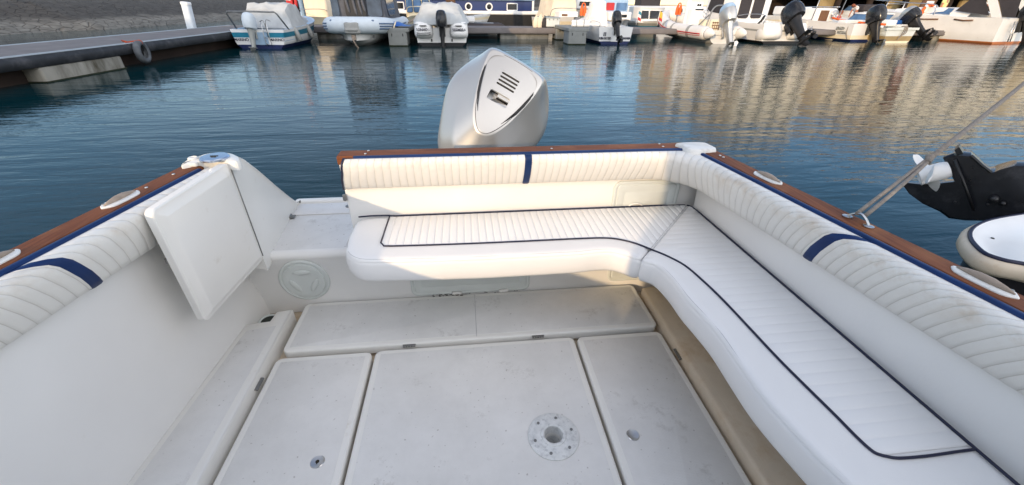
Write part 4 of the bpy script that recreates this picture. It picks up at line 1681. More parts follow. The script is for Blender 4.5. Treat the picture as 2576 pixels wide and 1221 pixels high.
def outboard(parent, loc, scale, tilt, cowl_m, leg_m, steer=0, decal=None, prop_m='steel_dull', band=None):
    """Outboard on a transom: cowl, leg with bracket, propeller. Pivot at the transom top; tilt swings the leg up and aft (-y)."""
    M = Matrix.Translation(Vector(loc)) @ Matrix.Rotation(-tilt, 4, 'X') @ Matrix.Rotation(steer, 4, 'Z') @ Matrix.Scale(scale, 4)
    b = MB()
    rings = []
    for z, y0, y1, hw in ((.10, -.50, .02, .14), (.13, -.56, .06, .19), (.24, -.60, .10, .215), (.42, -.60, .10, .215), (.56, -.56, .07, .20), (.66, -.48, .01, .165), (.70, -.40, -.06, .11), (.71, -.34, -.12, .05)):
        rings.append([Vector((x, y, z)) for x, y in superell(hw, y0, y1)])
    mlist = [cowl_m] + ([band] if band else [])
    b.loft(rings, True, True, True)
    if band:
        b.mi_(1)
        b.loft([[Vector((x, y, z)) for x, y in superell(hw, y0, y1)] for z, y0, y1, hw in ((.50, -.585, .088, .212), (.56, -.568, .078, .204), (.662, -.488, .018, .170), (.704, -.405, -.055, .113), (.714, -.34, -.12, .05))], True, False, True)
    o = b.build('outboard_motor', mlist, parent, auto=42, xf=M)
    b = MB()
    rings = []
    for z, y0, y1, hw in ((.10, -.46, -.02, .12), (.0, -.42, -.04, .11), (-.12, -.40, -.08, .095), (-.42, -.38, -.12, .075), (-.58, -.38, -.12, .06)):
        rings.append([Vector((x, y, z)) for x, y in superell(hw, y0, y1, 14)])
    b.loft(rings, True, True, True)
    b.box((0, -.34, -.585), (.20, .38, .018))
    rings = []
    for z, y0, y1, hw in ((-.58, -.36, -.12, .04), (-.76, -.34, -.14, .035), (-.90, -.38, -.20, .012), (-.98, -.42, -.26, .006)):
        rings.append([Vector((x, y, z)) for x, y in superell(hw, y0, y1, 12, 2)])
    b.loft(rings, True, True, True)
    b.lathe([(.004, -.04), (.045, -.14), (.058, -.26), (.055, -.42), (.04, -.50)], (0, 0, -.76), Matrix(((1, 0, 0), (0, 0, 1), (0, 1, 0))), 14)
    for s in (-1, 1):
        b.bbox((s*.10, .0, -.05), (.035, .16, .34), .01)
        b.cyl((s*.10, .02, .0), (s*.05, -.10, .02), .03, n=8)
    b.build('leg', leg_m, o, auto=40, xf=M)
    b = MB()
    b.lathe([(.035, -.50), (.05, -.52), (.045, -.62), (.02, -.65)], (0, 0, -.76), Matrix(((1, 0, 0), (0, 0, 1), (0, 1, 0))), 12)
    for k in range(3):
        Mr = Matrix.Rotation(R(120*k+20), 3, 'Y')
        pts = [(.02, -.53, .03), (.075, -.52, .09), (.08, -.55, .16), (.0, -.60, .175), (-.06, -.61, .11), (-.03, -.58, .03)]
        q = [Mr @ Vector(p)+Vector((0, 0, -.76)) for p in pts]
        b.loft([q, [p+Vector((0, .012, 0)) for p in q]], True, True, True)
    b.build('propeller', prop_m, o, auto=40, xf=M)
    return o


def canvas(name, parent, m, secs, wr=.02, ny=5, seed=0):
    ny *= 2
    """draped cover: secs = [(y, half width bottom, z bottom, half width top, z top)]"""
    b = MB(); rings = []
    for i in range(len(secs)-1):
        for k in range(ny):
            f = k/ny
            q = [a+(c-a)*f for a, c in zip(secs[i], secs[i+1])]
            rings.append(q)
    rings.append(secs[-1])
    out = []
    for y, hb, zb, ht, zt in rings:
        row = []
        for u in range(45):
            s = -1+2*u/44
            if abs(s) > .55:
                t = (abs(s)-.55)/.45
                x = ht+(hb-ht)*t; z = zt+(zb-zt)*t
                z -= .03*math.sin(t*PI)*(zt-zb)
            else:
                x = ht*abs(s)/.55; z = zt+.03*(1-(s/.55)**2)
            x = math.copysign(x, s)
            fold = abs(mnoise.noise(Vector((x*3.1+seed, y*1.1, z*1.6))))
            n = mnoise.noise(Vector((x*2.2+seed, y*2.2, z*2.2)))+.7*mnoise.noise(Vector((x*7+seed, y*5, z*3)))+.35*mnoise.noise(Vector((x*15+seed, y*12, z*6)))-1.6*fold+.4
            row.append(Vector((x*(1+n*wr*.6), y+n*wr*1.2, z+n*wr*1.4)))
        out.append(row)
    b.loft(out, False)
    for e in (out[0], out[-1]):
        b.add(e, [tuple(range(len(e)))], False)
    return b.build(name, m, parent, auto=50)


def rail(name, parent, m, pts, r=.014, smooth=True):
    b = MB()
    b.tube(catmull(pts, 5) if smooth else pts, r, 7)
    return b.build(name, m, parent)


def pane(name, parent, m, pts, th=.012, frame=None, fw=.02):
    """flat window of some thickness from a 3-D outline (planar)."""
    P = [Vector(p) for p in pts]
    n = (P[1]-P[0]).cross(P[2]-P[1]).normalized()
    b = MB()
    b.loft([[p-n*th for p in P], [p+n*th for p in P]], True, True, True, smooth=False)
    o = b.build(name, m, parent)
    if frame:
        b = MB(); b.tube(P, fw, 6, closed=True); b.build('frame', frame, o)
    return o


FACE_S = Matrix(((1, 0, 0, 0), (0, 0, -1, 0), (0, 1, 0, 0), (0, 0, 0, 1)))      # text in x,z plane read from -y


def T_s(x, y, z, rx=0): return Matrix.Translation((x, y, z)) @ Matrix.Rotation(rx, 4, 'X') @ FACE_S


def far(u, v, dz=0):
    p = at(u, v, WATER)
    return (p.x, p.y, WATER+dz)


# ---------------------------------------------------------------- pontoons
def long_pontoon():
    """the grey walkway on the left, running away from the viewer."""
    t = thing('pontoon', 'long grey walkway pontoon with black rubber edge on the left of the basin', 'pontoon', (-9.70, 13, WATER), R(-3.3))
    L0, L1 = -20, 8.6
    b = MB(); b.bbox((0, (L0+L1)/2, .49), (2.20, L1-L0, .08), .01); b.build('deck', 'deck_grey', t, auto=40)
    for x in (-1.12, 1.11):
        b = MB(); b.bbox((x, (L0+L1)/2, .50), (.13, L1-L0, .085), .02); b.build('edge_strip', 'deck_edge', t, auto=40)
    y = L0+1.55
    while y < L1-.1:
        y2 = min(L1, y+4.6)
        for x in (1.17, -1.17):
            b = MB()
            prof = [(-.03, .525), (.03, .52), (.07, .47), (.075, .40), (.06, .32), (-.03, .295)]
            b.loft([[Vector((x+math.copysign(px, x)*1.0, yy, z)) for px, z in prof] for yy in (y+.012, y2-.012)], True, True, True)
            b.build('rubber_edge', 'rubber', t, auto=50)
        y = y2
    b = MB(); b.box((-.10, (L0+L1)/2, .10), (1.9, L1-L0-.2, .60)); b.build('under_frame', 'quay_dark', t)
    for yy in (-13.5, -7.7, -1.95):
        b = MB(); b.bbox((.96, yy, .02), (.50, 2.15, .54), .03)
        f = b.build('float', 'concrete', t, auto=40)
        b = MB(); b.box((.96, yy, .0), (.52, 2.17, .05)); b.build('algae_line', 'algae', f)
    return t


long_pontoon()
# tyre fender hung on it with orange rope
ty = at(550/2576*0+349, 131, .05)
t = thing('tyre', 'old grey tyre hung as a fender from the left walkway on orange rope', 'tyre', (-8.42, 12.66, .07), R(8))
b = MB()
b.lathe([(.175, -.07), (.22, -.085), (.262, -.06), (.275, 0), (.262, .06), (.22, .085), (.175, .07), (.160, .05), (.19, .03), (.19, -.03), (.160, -.05), (.175, -.07)], (0, 0, 0), Matrix.Rotation(R(90), 3, 'Y') @ Matrix.Scale(1, 3), 32, cap=False)
b.build('tyre_carcass', 'tyre', t, auto=50)
b = MB()
b.tube(catmull([(.0, .02, .16), (.07, .02, .20), (.04, .02, .27), (-.10, .0, .25), (-.22, -.05, .235)], 4), .016, 6)
for k in range(5):
    b.tube([(-.20, -.04, .235), (-.24-.04*k, -.10+.05*k, .24+.03*abs(math.sin(k*2)))], .014, 5)
b.build('rope', 'rope_orange', t)

# leaning pale pile
pz = Vector((-10.75, 19.2, -1.2))
t = thing('mooring_pile', 'pale white square pile leaning left beside the far edge of the walkway', 'pile', tuple(pz))
b = MB()
M = Matrix.Rotation(R(-10), 3, 'Y')
b.bbox((0, 0, 1.18), (.27, .27, 2.36), .03)
for v in b.v:
    v.xyz = Matrix.Rotation(R(6), 3, 'Y') @ v
b.build('shaft', 'pale_pile', t, auto=40)
b = MB(); b.bbox((0, 0, 2.33), (.29, .29, .12), .03)
for v in b.v: v.xyz = Matrix.Rotation(R(6), 3, 'Y') @ v
b.build('cap', 'white', t, auto=40)


def main_pontoon():
    t = thing('pontoon', 'main grey pontoon crossing behind the moored boats from left to right', 'pontoon', (4, 22.6, WATER))
    b = MB(); b.bbox((9, 0, .44), (42, 1.9, .09), .01); b.build('deck', 'deck_grey', t, auto=40)
    b = MB()
    for yy in (-.98, .98):
        b.bbox((9, yy, .34), (42, .07, .20), .015); b.box((9, yy-.04, .30), (42, .03, .05))
    b.each('side_beam', 'deck_grey', t, auto=40)
    for x in (-9.5, -5.4, -1.0, 11, 17, 23):
        b = MB(); b.bbox((x, 0, .0), (2.4 if x < 0 else 3.2, 1.7, .50), .03); f = b.build('float', 'concrete', t, auto=40)
        b = MB(); b.box((x, 0, -.03), (2.42 if x < 0 else 3.22, 1.72, .06)); b.build('algae_line', 'algae', f)


main_pontoon()


def finger(label, x, y0, y1, wd, floats):
    t = thing('finger_pontoon', label, 'pontoon', (x, y0, WATER), 0, 'finger pontoons between the boats')
    b = MB(); b.bbox((0, (y1-y0)/2, .56), (wd, y1-y0, .14), .02); b.build('deck', 'deck_edge' if False else 'concrete_float', t, auto=40)
    for yy in floats:
        b = MB(); b.bbox((-.03, yy, .14), (wd*.86, .95, .76), .02); f = b.build('float', 'concrete_float', t, auto=40)
        b = MB(); b.box((-.03, yy, .0), (wd*.862, .953, .08)); b.build('algae_line', 'algae', f)
        b = MB()
        for q in (-.25, .25): b.box((-.03+q*wd, yy-.478, .40), (.03, .02, .10))
        b.each('bolt_slot', 'black_plastic', f)
    return t


pf = far(1008, 117)
finger('short grey concrete finger with blue tarpaulin on it, left of the black outboard boat', pf[0]-.05, pf[1], 21.7, .84, (.48,))
pf2 = far(1454, 113)
finger('grey concrete finger on two square floats beside the small boat with the raised dark outboard', pf2[0]-.02, pf2[1], 21.7, .92, (.48, 3.0))


# ---------------------------------------------------------------- boat 1 : teal banded launch under pale cover
def boat_a():
    p = far(659, 123)
    t = thing('launch', 'small white launch with teal band, pale grey cover and pale outboard at the left walkway', 'boat', p, R(-3))
    h = hull_mesh('hull', t, 4.7, 1.95, .62, ['antifoul_navy', 'white', 'white', 'teal', 'white'], [-.25, .13, .22, .36, .52, .62], bow=.3, deck_mat='light_blue')
    b = MB()
    b.box((0, -.004, .33), (.62, .03, .40)); b.build('transom_cutout', 'light_blue', h)
    canvas('cover', t, 'canvas_pale', [(.85, .86, .60, .30, .66), (1.05, .88, .62, .70, 1.20), (1.35, .90, .63, .74, 1.40), (2.1, .92, .66, .70, 1.38), (2.9, .80, .72, .40, 1.0), (3.9, .4, .84, .1, .92)], .035, 5, 3)
    rail('roll_bar', t, 'steel_dull', [(-.86, .35, .60), (-.93, .12, 1.10), (-.88, .08, 1.16), (0, .05, 1.17), (.72, .08, 1.16), (.78, .12, 1.10), (.93, .45, .60)], .028, False)
    outboard(t, (-.12, -.02, .50), .86, R(12), 'hypalon', 'boat_grey', R(6))
    b = MB()
    for x in (.26, .44):
        b.tube(catmull([(x, -.10, .10), (x, -.14, .5), (x-.02, -.06, .84), (x-.10, .06, .78)], 4), .013, 6)
    for z in (.15, .36, .55): b.cyl((.26, -.11, z), (.44, -.11, z), .012, n=6)
    b.build('ladder', 'steel', t)
    b = MB(); b.tube(catmull([(.36, -.05, .35), (.36, -.05, .7), (.30, -.02, .9), (.18, .0, .86)], 4), .012, 6); b.tube(catmull([(.36, -.05, .7), (.42, -.02, .92), (.55, .0, .88)], 4), .012, 6)
    b.build('folding_anchor', 'steel_dull', t)
    for x, y, z in ((.97, 1.0, .42), (1.0, 2.2, .45)):
        b = MB(); b.lathe([(.01, -.26), (.08, -.22), (.09, 0), (.08, .22), (.03, .26)], (x, y, z), Matrix.Rotation(R(-18), 3, 'Y'), 12); b.build('fender', 'hypalon_grey', t)
    text('name_plate', 'MARINO', .13, T_s(-.62, -.005, .29), 'navy_piping', h, .006, .002)
    text('name_plate', 'MARINO', .13, T_s(.62, -.005, .29), 'navy_piping', h, .006, .002)


boat_a()


# ---------------------------------------------------------------- inflatables
def collar(parent, m, half_beam, L, r, z, bow_rise, blunt=False, patches=None, both=True, cone=None, name='tube', tail=.35):
    """U-shaped inflatable collar, stern ends at y=0."""
    pts = []
    for t in (0, .25, .5, .68):
        pts.append(Vector((half_beam, L*t, z+bow_rise*max(0, t-.35)**2)))
    if blunt:
        pts += [Vector((half_beam*.93, L*.86, z+bow_rise*.30)), Vector((half_beam*.60, L*.97, z+bow_rise*.40)), Vector((0, L, z+bow_rise*.42))]
    else:
        pts += [Vector((half_beam*.80, L*.84, z+bow_rise*.28)), Vector((half_beam*.42, L*.95, z+bow_rise*.40)), Vector((0, L, z+bow_rise*.45))]
    half = catmull(pts, 6)
    full = [Vector((-p.x, p.y, p.z)) for p in half]+half[-2::-1]
    rr = [r]*len(full)
    rr[0] = rr[-1] = r*.8
    b = MB(); b.tube(full, rr, 16)
    o = b.build(name, m, parent)
    for s in (-1, 1):
        b = MB()
        e = Vector((s*half_beam, 0, z))
        rings = [(r*.82, .02), (r*.80, -.05), (r*.62, -tail*.5), (r*.30, -tail*.9), (.02, -tail)]
        b.lathe(rings, e, Matrix(((1, 0, 0), (0, 0, 1), (0, 1, 0))), 16)
        b.build('tube_end', cone or m, o)
    return o, full


def stripes(par, path, r, phis, wd, m, name, y0, y1):
    """flat bands glued along the outer face of a collar."""
    for sd_ in (1, -1):
        for ph in phis:
            pts = []
            for k in range(1, len(path)-1):
                q = path[k]
                if q.x*sd_ < .02 or not (y0 < q.y < y1): continue
                t = (path[k+1]-path[k-1]); t.z = 0; t.normalize()
                nr = Vector((t.y, -t.x, 0))
                if nr.dot(Vector((q.x, q.y-2.0 if q.y > 4 else 0, 0))) < 0: nr = -nr
                pts.append(q+nr*(r*.975*math.cos(R(ph)))+Vector((0, 0, r*.975*math.sin(R(ph)))))
            if len(pts) > 2:
                b = MB(); b.tube(pts, wd, 6); b.build(name, m, par)


def boat_b():
    """grey canopied inflatable, bow towards us."""
    p = far(893, 122)
    t = thing('inflatable_boat', 'pale blue inflatable boat with tall dark grey canopy, bow pointing at the viewer', 'boat', (p[0], p[1]+6.6, WATER), PI)
    col, path = collar(t, 'hypalon', 1.10, 6.35, .285, .60, .35, True)
    b = MB()
    b.loft([[Vector((x, y, z)) for x, z in ((-hw, .50), (-hw*.82, .24), (0, zk), (hw*.82, .24), (hw, .50))] for y, hw, zk in ((0, 1.0, -.25), (3.5, 1.0, -.25), (4.9, .92, -.16), (5.7, .66, .0), (6.2, .30, .25), (6.4, .06, .42))], False)
    b.build('hull', 'boat_white', t, auto=40)
    b = MB(); b.box((0, 2.8, .62), (2.0, 5.4, .06)); b.build('deck', 'boat_white', t)
    # navy side patches and bow pad with roller
    stripes(col, path, .285, (-22, -4, 14), .030, 'hypalon_blue', 'side_patch', 1.5, 6.1)
    b = MB(); b.bbox((0, 6.42, .66), (.56, .44, .40), .06); b.bbox((0, 6.64, .62), (.46, .10, .10), .03); b.build('bow_pad', 'hypalon_grey', col, auto=40)
    b = MB()
    for s in (1, -1): b.bbox((s*.58, 6.25, .86), (.46, .30, .16), .05)
    b.each('bow_patch', 'hypalon_blue', col, auto=40)
    b = MB(); b.tube(catmull([(0, 6.5, .40), (.02, 6.56, .3), (-.03, 6.50, .1), (-.10, 6.35, -.05)], 4), .03, 6); b.box((0, 6.47, .36), (.14, .12, .18)); b.build('anchor_arm', 'worn_horn', t)
    b = MB()
    for x in (-.62, .55): b.lathe([(.05, 0), (.05, .03), (.035, .04), (.0001, .03)], (x, 5.9, .33), Matrix.Rotation(R(-70), 3, 'X'), 10)
    b.each('tow_eye', 'steel_dull', t)
    # canopy
    c = canvas('canopy', t, 'canvas_grey', [(5.05, 1.02, .78, .92, 1.9), (4.9, 1.05, .80, .95, 2.5), (4.2, 1.08, .80, .95, 2.65), (2.6, 1.10, .80, .95, 2.6), (1.4, 1.12, .80, .95, 2.4)], .02, 4, 8)
    yw = 5.10
    for x0, x1, m, tl in ((.97, .70, 'canopy_vinyl', 0), (.46, -.32, 'black_plastic', 0), (-.38, -.92, 'canopy_vinyl', .1)):  # middle black pane stands in for the dark opening in the canopy
        xa, xb = min(x0, x1), max(x0, x1)
        o = rrect(xa, .98, xb, 1.95, .10, 4)
        pane('canopy_window', c, m, [(q.x, yw-.06*(q.y-1)/.9+(.02 if m != 'black_plastic' else .035), q.y) for q in o], .015)
    b = MB()
    for k, (x, z0) in enumerate(((.34, 1.1), (.08, 1.0), (-.12, 1.02), (-.26, 1.15))):
        b.tube(catmull([(x, yw+.02, 1.95), (x+.03, yw+.05, 1.5), (x-.04, yw+.03, z0)], 4), [.05]*8+[.012], 6)
    b.build('torn_flap', 'canvas_grey', c)
    for s in (1,):
        b = MB()
        o = rrect(2.6, 1.0, 4.6, 1.9, .3, 5)
        pane('canopy_window', c, 'canopy_vinyl', [(-1.09+.12*(q.y-.8)/1.2, q.x, q.y) for q in o], .03)
    rail('grab_line', t, 'navy_piping', [(-1.0, 5.5, .90), (-.75, 6.0, .84), (-.45, 6.35, .95), (-.9, 5.2, 1.0)], .012)


boat_b()


def boat_c():
    """white twin-lobed stern with pale cover and black outboard."""
    p = far(1113, 117)
    t = thing('covered_boat', 'white boat under a pale grey tarpaulin, stern lettered SONHO I, black outboard', 'boat', p, R(0))
    h = hull_mesh('hull', t, 5.2, 2.12, .66, ['antifoul_black', 'boat_white', 'boat_white', 'boat_white'], [-.25, .13, .30, .5, .66], bow=.35, flare=.92)
    b = MB()
    for s in (-1, 1):
        rings = []
        for z, y0, hw in ((.27, -.04, .26), (.32, -.18, .33), (.40, -.28, .36), (.50, -.30, .365), (.66, -.22, .355), (.80, -.13, .34), (.86, -.04, .31)):
            rings.append([Vector((s*.68+x, y, z)) for x, y in superell(hw, y0, .5, 20, 3.2)])
        b.loft(rings, True, True, True)
    pd = b.each('stern_pod', 'boat_white', t, auto=50)[0]
    b = MB()
    for s in (-1, 1): b.bbox((s*.68, -.20, .735), (.26, .10, .025), .008)
    b.each('grab_recess', 'black_plastic', pd, auto=40)
    b = MB(); b.tube(catmull([(-.92, -.30, .44), (-.86, -.40, .43), (-.5, -.40, .43), (-.42, -.30, .44)], 4), .02, 6); b.tube(catmull([(-.92, -.30, .50), (-.86, -.38, .49), (-.5, -.38, .50), (-.42, -.30, .50)], 4), .018, 6)
    b.build('folded_ladder', 'steel_dull', t)
    canvas('cover', t, 'canvas_pale', [(-.10, 1.02, .80, .50, .82), (.12, 1.06, .80, .80, 1.12), (.55, 1.08, .80, .72, 1.42), (1.6, 1.10, .82, .76, 1.46), (3.2, 1.0, .86, .5, 1.1), (4.6, .4, .98, .1, 1.02)], .045, 6, 11)
    outboard(t, (.04, -.06, .56), .98, R(4), 'black_gloss', 'black_plastic', 0)
    text('name_lettering', 'SONHO I', .135, T_s(-.69, -.292, .60, R(0)), 'navy_piping', pd, .012, .0015, .9)
    text('name_lettering', 'SESIMBRA', .135, T_s(.70, -.292, .60), 'navy_piping', pd, .012, .0015, .9)
    for s in (-1, 1):
        b = MB(); b.bbox((s*.40, -.03, .22), (.05, .03, .10), .01); b.build('drain_slot', 'black_plastic', h)


boat_c()


def boat_d():
    """FURIA DO TEJO: small white boat, raised dark outboard."""
    p = far(1545, 112)
    t = thing('small_boat', 'small white boat lettered FURIA DO TEJO with its dark outboard tilted up', 'boat', p, R(2))
    h = hull_mesh('hull', t, 4.6, 1.62, .66, ['antifoul_navy', 'boat_white', 'boat_white', 'boat_white'], [-.25, .12, .30, .5, .66], bow=.25, flare=.86, depth=.3)
    b = MB(); b.box((.04, -.008, .34), (.44, .05, .46)); b.build('motor_well', 'white', h)
    b = MB()
    for x in (-.52, -.45): b.box((x, -.012, .40), (.035, .02, .15))
    b.each('vent_slot', 'navy_piping', h)
    o = outboard(t, (.0, -.02, .56), .92, R(34), 'black_gloss', 'black_plastic', R(-10), prop_m='black_plastic')
    b = MB()
    canvas('folded_bimini', t, 'canvas_white', [(1.5, .50, .60, .30, 1.50), (1.7, .52, .60, .33, 1.62), (2.1, .50, .60, .30, 1.58), (2.4, .4, .62, .12, 1.3)], .07, 4, 21).location = (-.35, 0, 0)
    text('name_lettering', 'FURIA DO TEJO', .125, T_s(-.46, -.012, .235), 'navy_piping', h, .010, .003, .62)
    text('name_lettering', 'TRAFARIA', .125, T_s(.50, -.012, .235), 'navy_piping', h, .010, .003, .72)
    rail('stern_rail', t, 'steel', [(-.74, .1, .66), (-.72, .1, .82), (-.70, 1.2, .86), (-.70, 2.0, .7)], .014)


boat_d()


def boat_e():
    """white inflatable with red stripe, console and big silver outboard."""
    p = far(1826, 112)
    t = thing('inflatable_boat', 'white inflatable boat with a red stripe, centre console and big silver outboard', 'boat', (p[0], p[1]+.35, WATER), R(4))
    col, path = collar(t, 'hypalon_white', .80, 5.4, .29, .42, 1.25, False, tail=.42)
    stripes(col, path, .29, (-6,), .030, 'red_stripe', 'red_stripe', -1, 9)
    stripes(col, path, .29, (-22,), .016, 'red_stripe', 'red_stripe', -1, 9)
    b = MB()
    for y in (1.4, 2.9, 3.6):
        for s in (1, -1):
            q = min(path, key=lambda q_: abs(q_.y-y)+(9 if q_.x*s < 0 else 0))
            b.tube([q+Vector((0, -.12, 0)), q+Vector((0, .12, 0))], .293, 16, cap=False)
    b.each('wear_patch', 'hypalon_grey', col)
    b = MB()
    b.loft([[Vector((x, y, z)) for x, z in ((-hw, .30), (-hw*.75, .06), (0, zk), (hw*.75, .06), (hw, .30))] for y, hw, zk in ((0, .72, -.22), (2.6, .74, -.22), (4.0, .62, -.05), (4.8, .34, .40), (5.2, .06, .78))], False)
    b.add([(-.72, 0, .30), (-.54, 0, .06), (0, 0, -.22), (.54, 0, .06), (.72, 0, .30), (.72, 0, .55), (-.72, 0, .55)], [tuple(range(7))], False)
    b.box((0, 2.2, .34), (1.3, 4.4, .04))
    b.build('hull', 'boat_white', t, auto=40)
    b = MB()
    b.bbox((-.05, 2.5, .86), (.82, .62, 1.02), .06); b.bbox((-.05, 2.74, 1.45), (.82, .16, .42), .05)
    con = b.build('console', 'white', t, auto=40)
    b = MB(); b.bbox((-.42, 2.75, 1.5), (.20, .22, 1.9), .05); b.build('t_top_post', 'white', t, auto=40)
    for x in (.05, .17): b = MB(); b.lathe([(.05, 0), (.05, .03), (.0001, .03)], (x, 2.66, 1.52), Matrix(((1, 0, 0), (0, 0, -1), (0, 1, 0))), 14); b.build('gauge', 'window_dark', con)
    b = MB(); b.bbox((-.12, 2.18, 1.33), (.44, .03, .06), .01); b.build('dash_screen', 'window_dark', con)
    b = MB(); b.tube([(.20+.17*math.cos(2*PI*k/18), 2.05+.03*math.sin(2*PI*k/18), 1.16+.17*math.sin(2*PI*k/18)) for k in range(18)], .016, 6, closed=True)
    for k in range(3):
        a = 2*PI*k/3+.5; b.cyl((.20, 2.08, 1.16), (.20+.16*math.cos(a), 2.05, 1.16+.16*math.sin(a)), .012, n=5)
    b.build('steering_wheel', 'steel', con)
    b = MB(); b.bbox((0, 1.35, .66), (.84, .5, .58), .05); b.build('seat', 'cream', t, auto=40)
    b = MB()
    for k in range(4): b.box((.22+.0*k, 1.09, .45+.12*k), (.40, .015, .03))
    for k in range(4): b.box((.06+.11*k, 1.085, .63), (.02, .012, .44))
    b.build('locker_grille', 'pile_brown', t)
    rail('roll_bar', t, 'steel_dull', [(-.66, .55, .45), (-.52, .60, 1.15), (-.34, .64, 1.46), (0, .66, 1.52), (.34, .64, 1.50), (.56, .60, 1.42), (.60, .56, 1.1), (.52, .50, .45)], .035)
    rail('roll_bar_stay', t, 'steel_dull', [(-.50, .60, 1.2), (-.55, 1.0, .9), (-.66, 1.4, .5)], .022)
    outboard(t, (-.02, -.05, .52), 1.38, R(30), 'silver_paint', 'silver_paint', R(-14), prop_m='white', band='light_blue')
    q = MB(); q.bbox((-.55, .15, .36), (.40, .30, .10), .03); q.build('stern_step', 'white', t, auto=40)


boat_e()


def boat_f():
    """white pilothouse cruiser with dark canopy windows and black outboard."""
    p = far(1962, 111)
    t = thing('cabin_cruiser', 'white cabin cruiser with two tall dark rear windows and a big black outboard', 'boat', p, R(3))
    hull_mesh('hull', t, 6.6, 2.35, .80, ['antifoul_black', 'boat_white', 'boat_white', 'boat_grey', 'boat_white'], [-.25, .12, .32, .5, .58, .80], bow=.5, flare=.86, depth=.2)
    b = MB()
    b.bbox((-.25, 3.5, 1.45), (2.0, 2.6, 1.55), .10)
    c = b.build('cabin', 'boat_white', t, auto=40)
    for x0, x1 in ((-1.02, -.44), (-.30, .28)):
        o = rrect(x0, .98, x1, 2.0, .10, 4)
        pane('window', c, 'canvas_dark', [(q.x, 2.18, q.y) for q in o], .02)
    o = [( -1.27, 3.2, 1.15), (-1.27, 4.5, 1.25), (-1.27, 4.3, 1.9), (-1.27, 3.2, 1.9)]
    pane('window', c, 'canvas_dark', o, .02)
    canvas('windscreen_cover', t, 'canvas_dark', [(4.8, 1.0, 1.1, .9, 2.0), (5.3, .9, 1.1, .7, 1.4), (5.6, .7, 1.05, .4, 1.15)], .01, 3, 4)
    b = MB()
    rings = []
    for z, y0, hw in ((.16, -.06, .42), (.26, -.25, .48), (.40, -.30, .50), (.62, -.22, .48), (.86, -.05, .42)):
        rings.append([Vector((-.62+x, y, z)) for x, y in superell(hw, y0, .6, 18, 3)])
    b.loft(rings, True, True, True)
    rings = [[Vector((1.30+p_.x, p_.y, p_.z)) for p_ in r_] for r_ in rings]
    b.loft(rings, True, True, True)
    b.each('swim_platform', 'boat_white', t, auto=45)
    o = outboard(t, (.10, -.12, .66), 1.38, R(48), 'black_gloss', 'black_plastic', R(12), prop_m='black_plastic')
    b = MB()
    for x in (.98, 1.14): b.tube([(x, -.30, .10), (x, -.28, .75)], .016, 6)
    for z in (.16, .34, .52, .70): b.cyl((.98, -.30, z), (1.14, -.30, z), .014, n=6)
    b.build('ladder', 'steel', t)
    rail('push_pit', t, 'steel', [(-1.1, .1, .8), (-1.1, .1, 1.15), (-1.1, 1.2, 1.18), (-1.1, 2.0, 1.1)], .016)
    b = MB()
    rnd = random.Random(5)
    for k in range(9): b.ell((-.55+.09*k, .72+.1*rnd.random(), .80+.07*rnd.random()), (.07, .06, .06), 8, 5)
    b.each('cork_floats', 'shirt_white', t)
    b = MB(); b.tube(catmull([(-1.05, .5, .8), (-.95, .4, 1.0), (-.85, .5, 1.1), (-.8, .7, .85)], 4), .05, 6); b.build('coiled_hose', 'black_plastic', t)


boat_f()


def boat_g():
    p = far(2170, 105)
    t = thing('fishing_boat', 'white open fishing boat lettered JOAO NORA with a black outboard', 'boat', p, R(8))
    h = hull_mesh('hull', t, 5.4, 2.1, .80, ['antifoul_navy', 'cream', 'boat_white', 'boat_white', 'boat_white'], [-.25, .10, .28, .5, .7, .80], bow=.35, flare=.84)
    b = MB()
    b.bbox((.0, 3.3, 1.08), (1.5, 1.5, .72), .10)
    c = b.build('cuddy', 'boat_white', t, auto=40)
    pane('doorway', c, 'pile_brown', [(-.5, 2.53, .82), (.05, 2.53, .82), (.05, 2.53, 1.34), (-.5, 2.53, 1.34)], .02)
    b = MB()
    for k in range(2): b.tube([(.42+(.22-.06*k)*math.cos(2*PI*q/18), 2.46, 1.14+(.22-.06*k)*math.sin(2*PI*q/18)) for q in range(18)], .022, 6, closed=True)
    for q in range(4): b.cyl((.42, 2.46, 1.14), (.42+.2*math.cos(q*PI/2), 2.46, 1.14+.2*math.sin(q*PI/2)), .018, n=5)
    b.build('net_hauler', 'steel', t)
    rail('awning_frame', t, 'steel', [(-.9, 2.6, .8), (-.9, 2.5, 1.9), (.9, 2.5, 1.9), (.9, 2.6, .8)], .025, False)
    b = MB(); b.bbox((0, .9, .86), (1.5, .5, .16), .03); b.build('stern_locker', 'boat_white', t, auto=40)
    outboard(t, (.05, -.05, .60), 1.32, R(24), 'black_gloss', 'black_plastic', R(-12), prop_m='steel_dull')
    Mside = Matrix.Translation((-1.02, .62, .58)) @ Matrix.Rotation(R(-90), 4, 'Z') @ FACE_S
    text('name_lettering', 'JOAO', .17, Mside, 'boat_grey', h, .04, .002)
    text('name_lettering', 'NORA', .17, Matrix.Translation((.06, -.12, -.19)) @ Mside, 'boat_grey', h, .04, .002)
    rail('stern_line', t, 'rope', [(-.95, .3, .78), (-.98, .25, .4), (-.96, .1, .1)], .016)


boat_g()


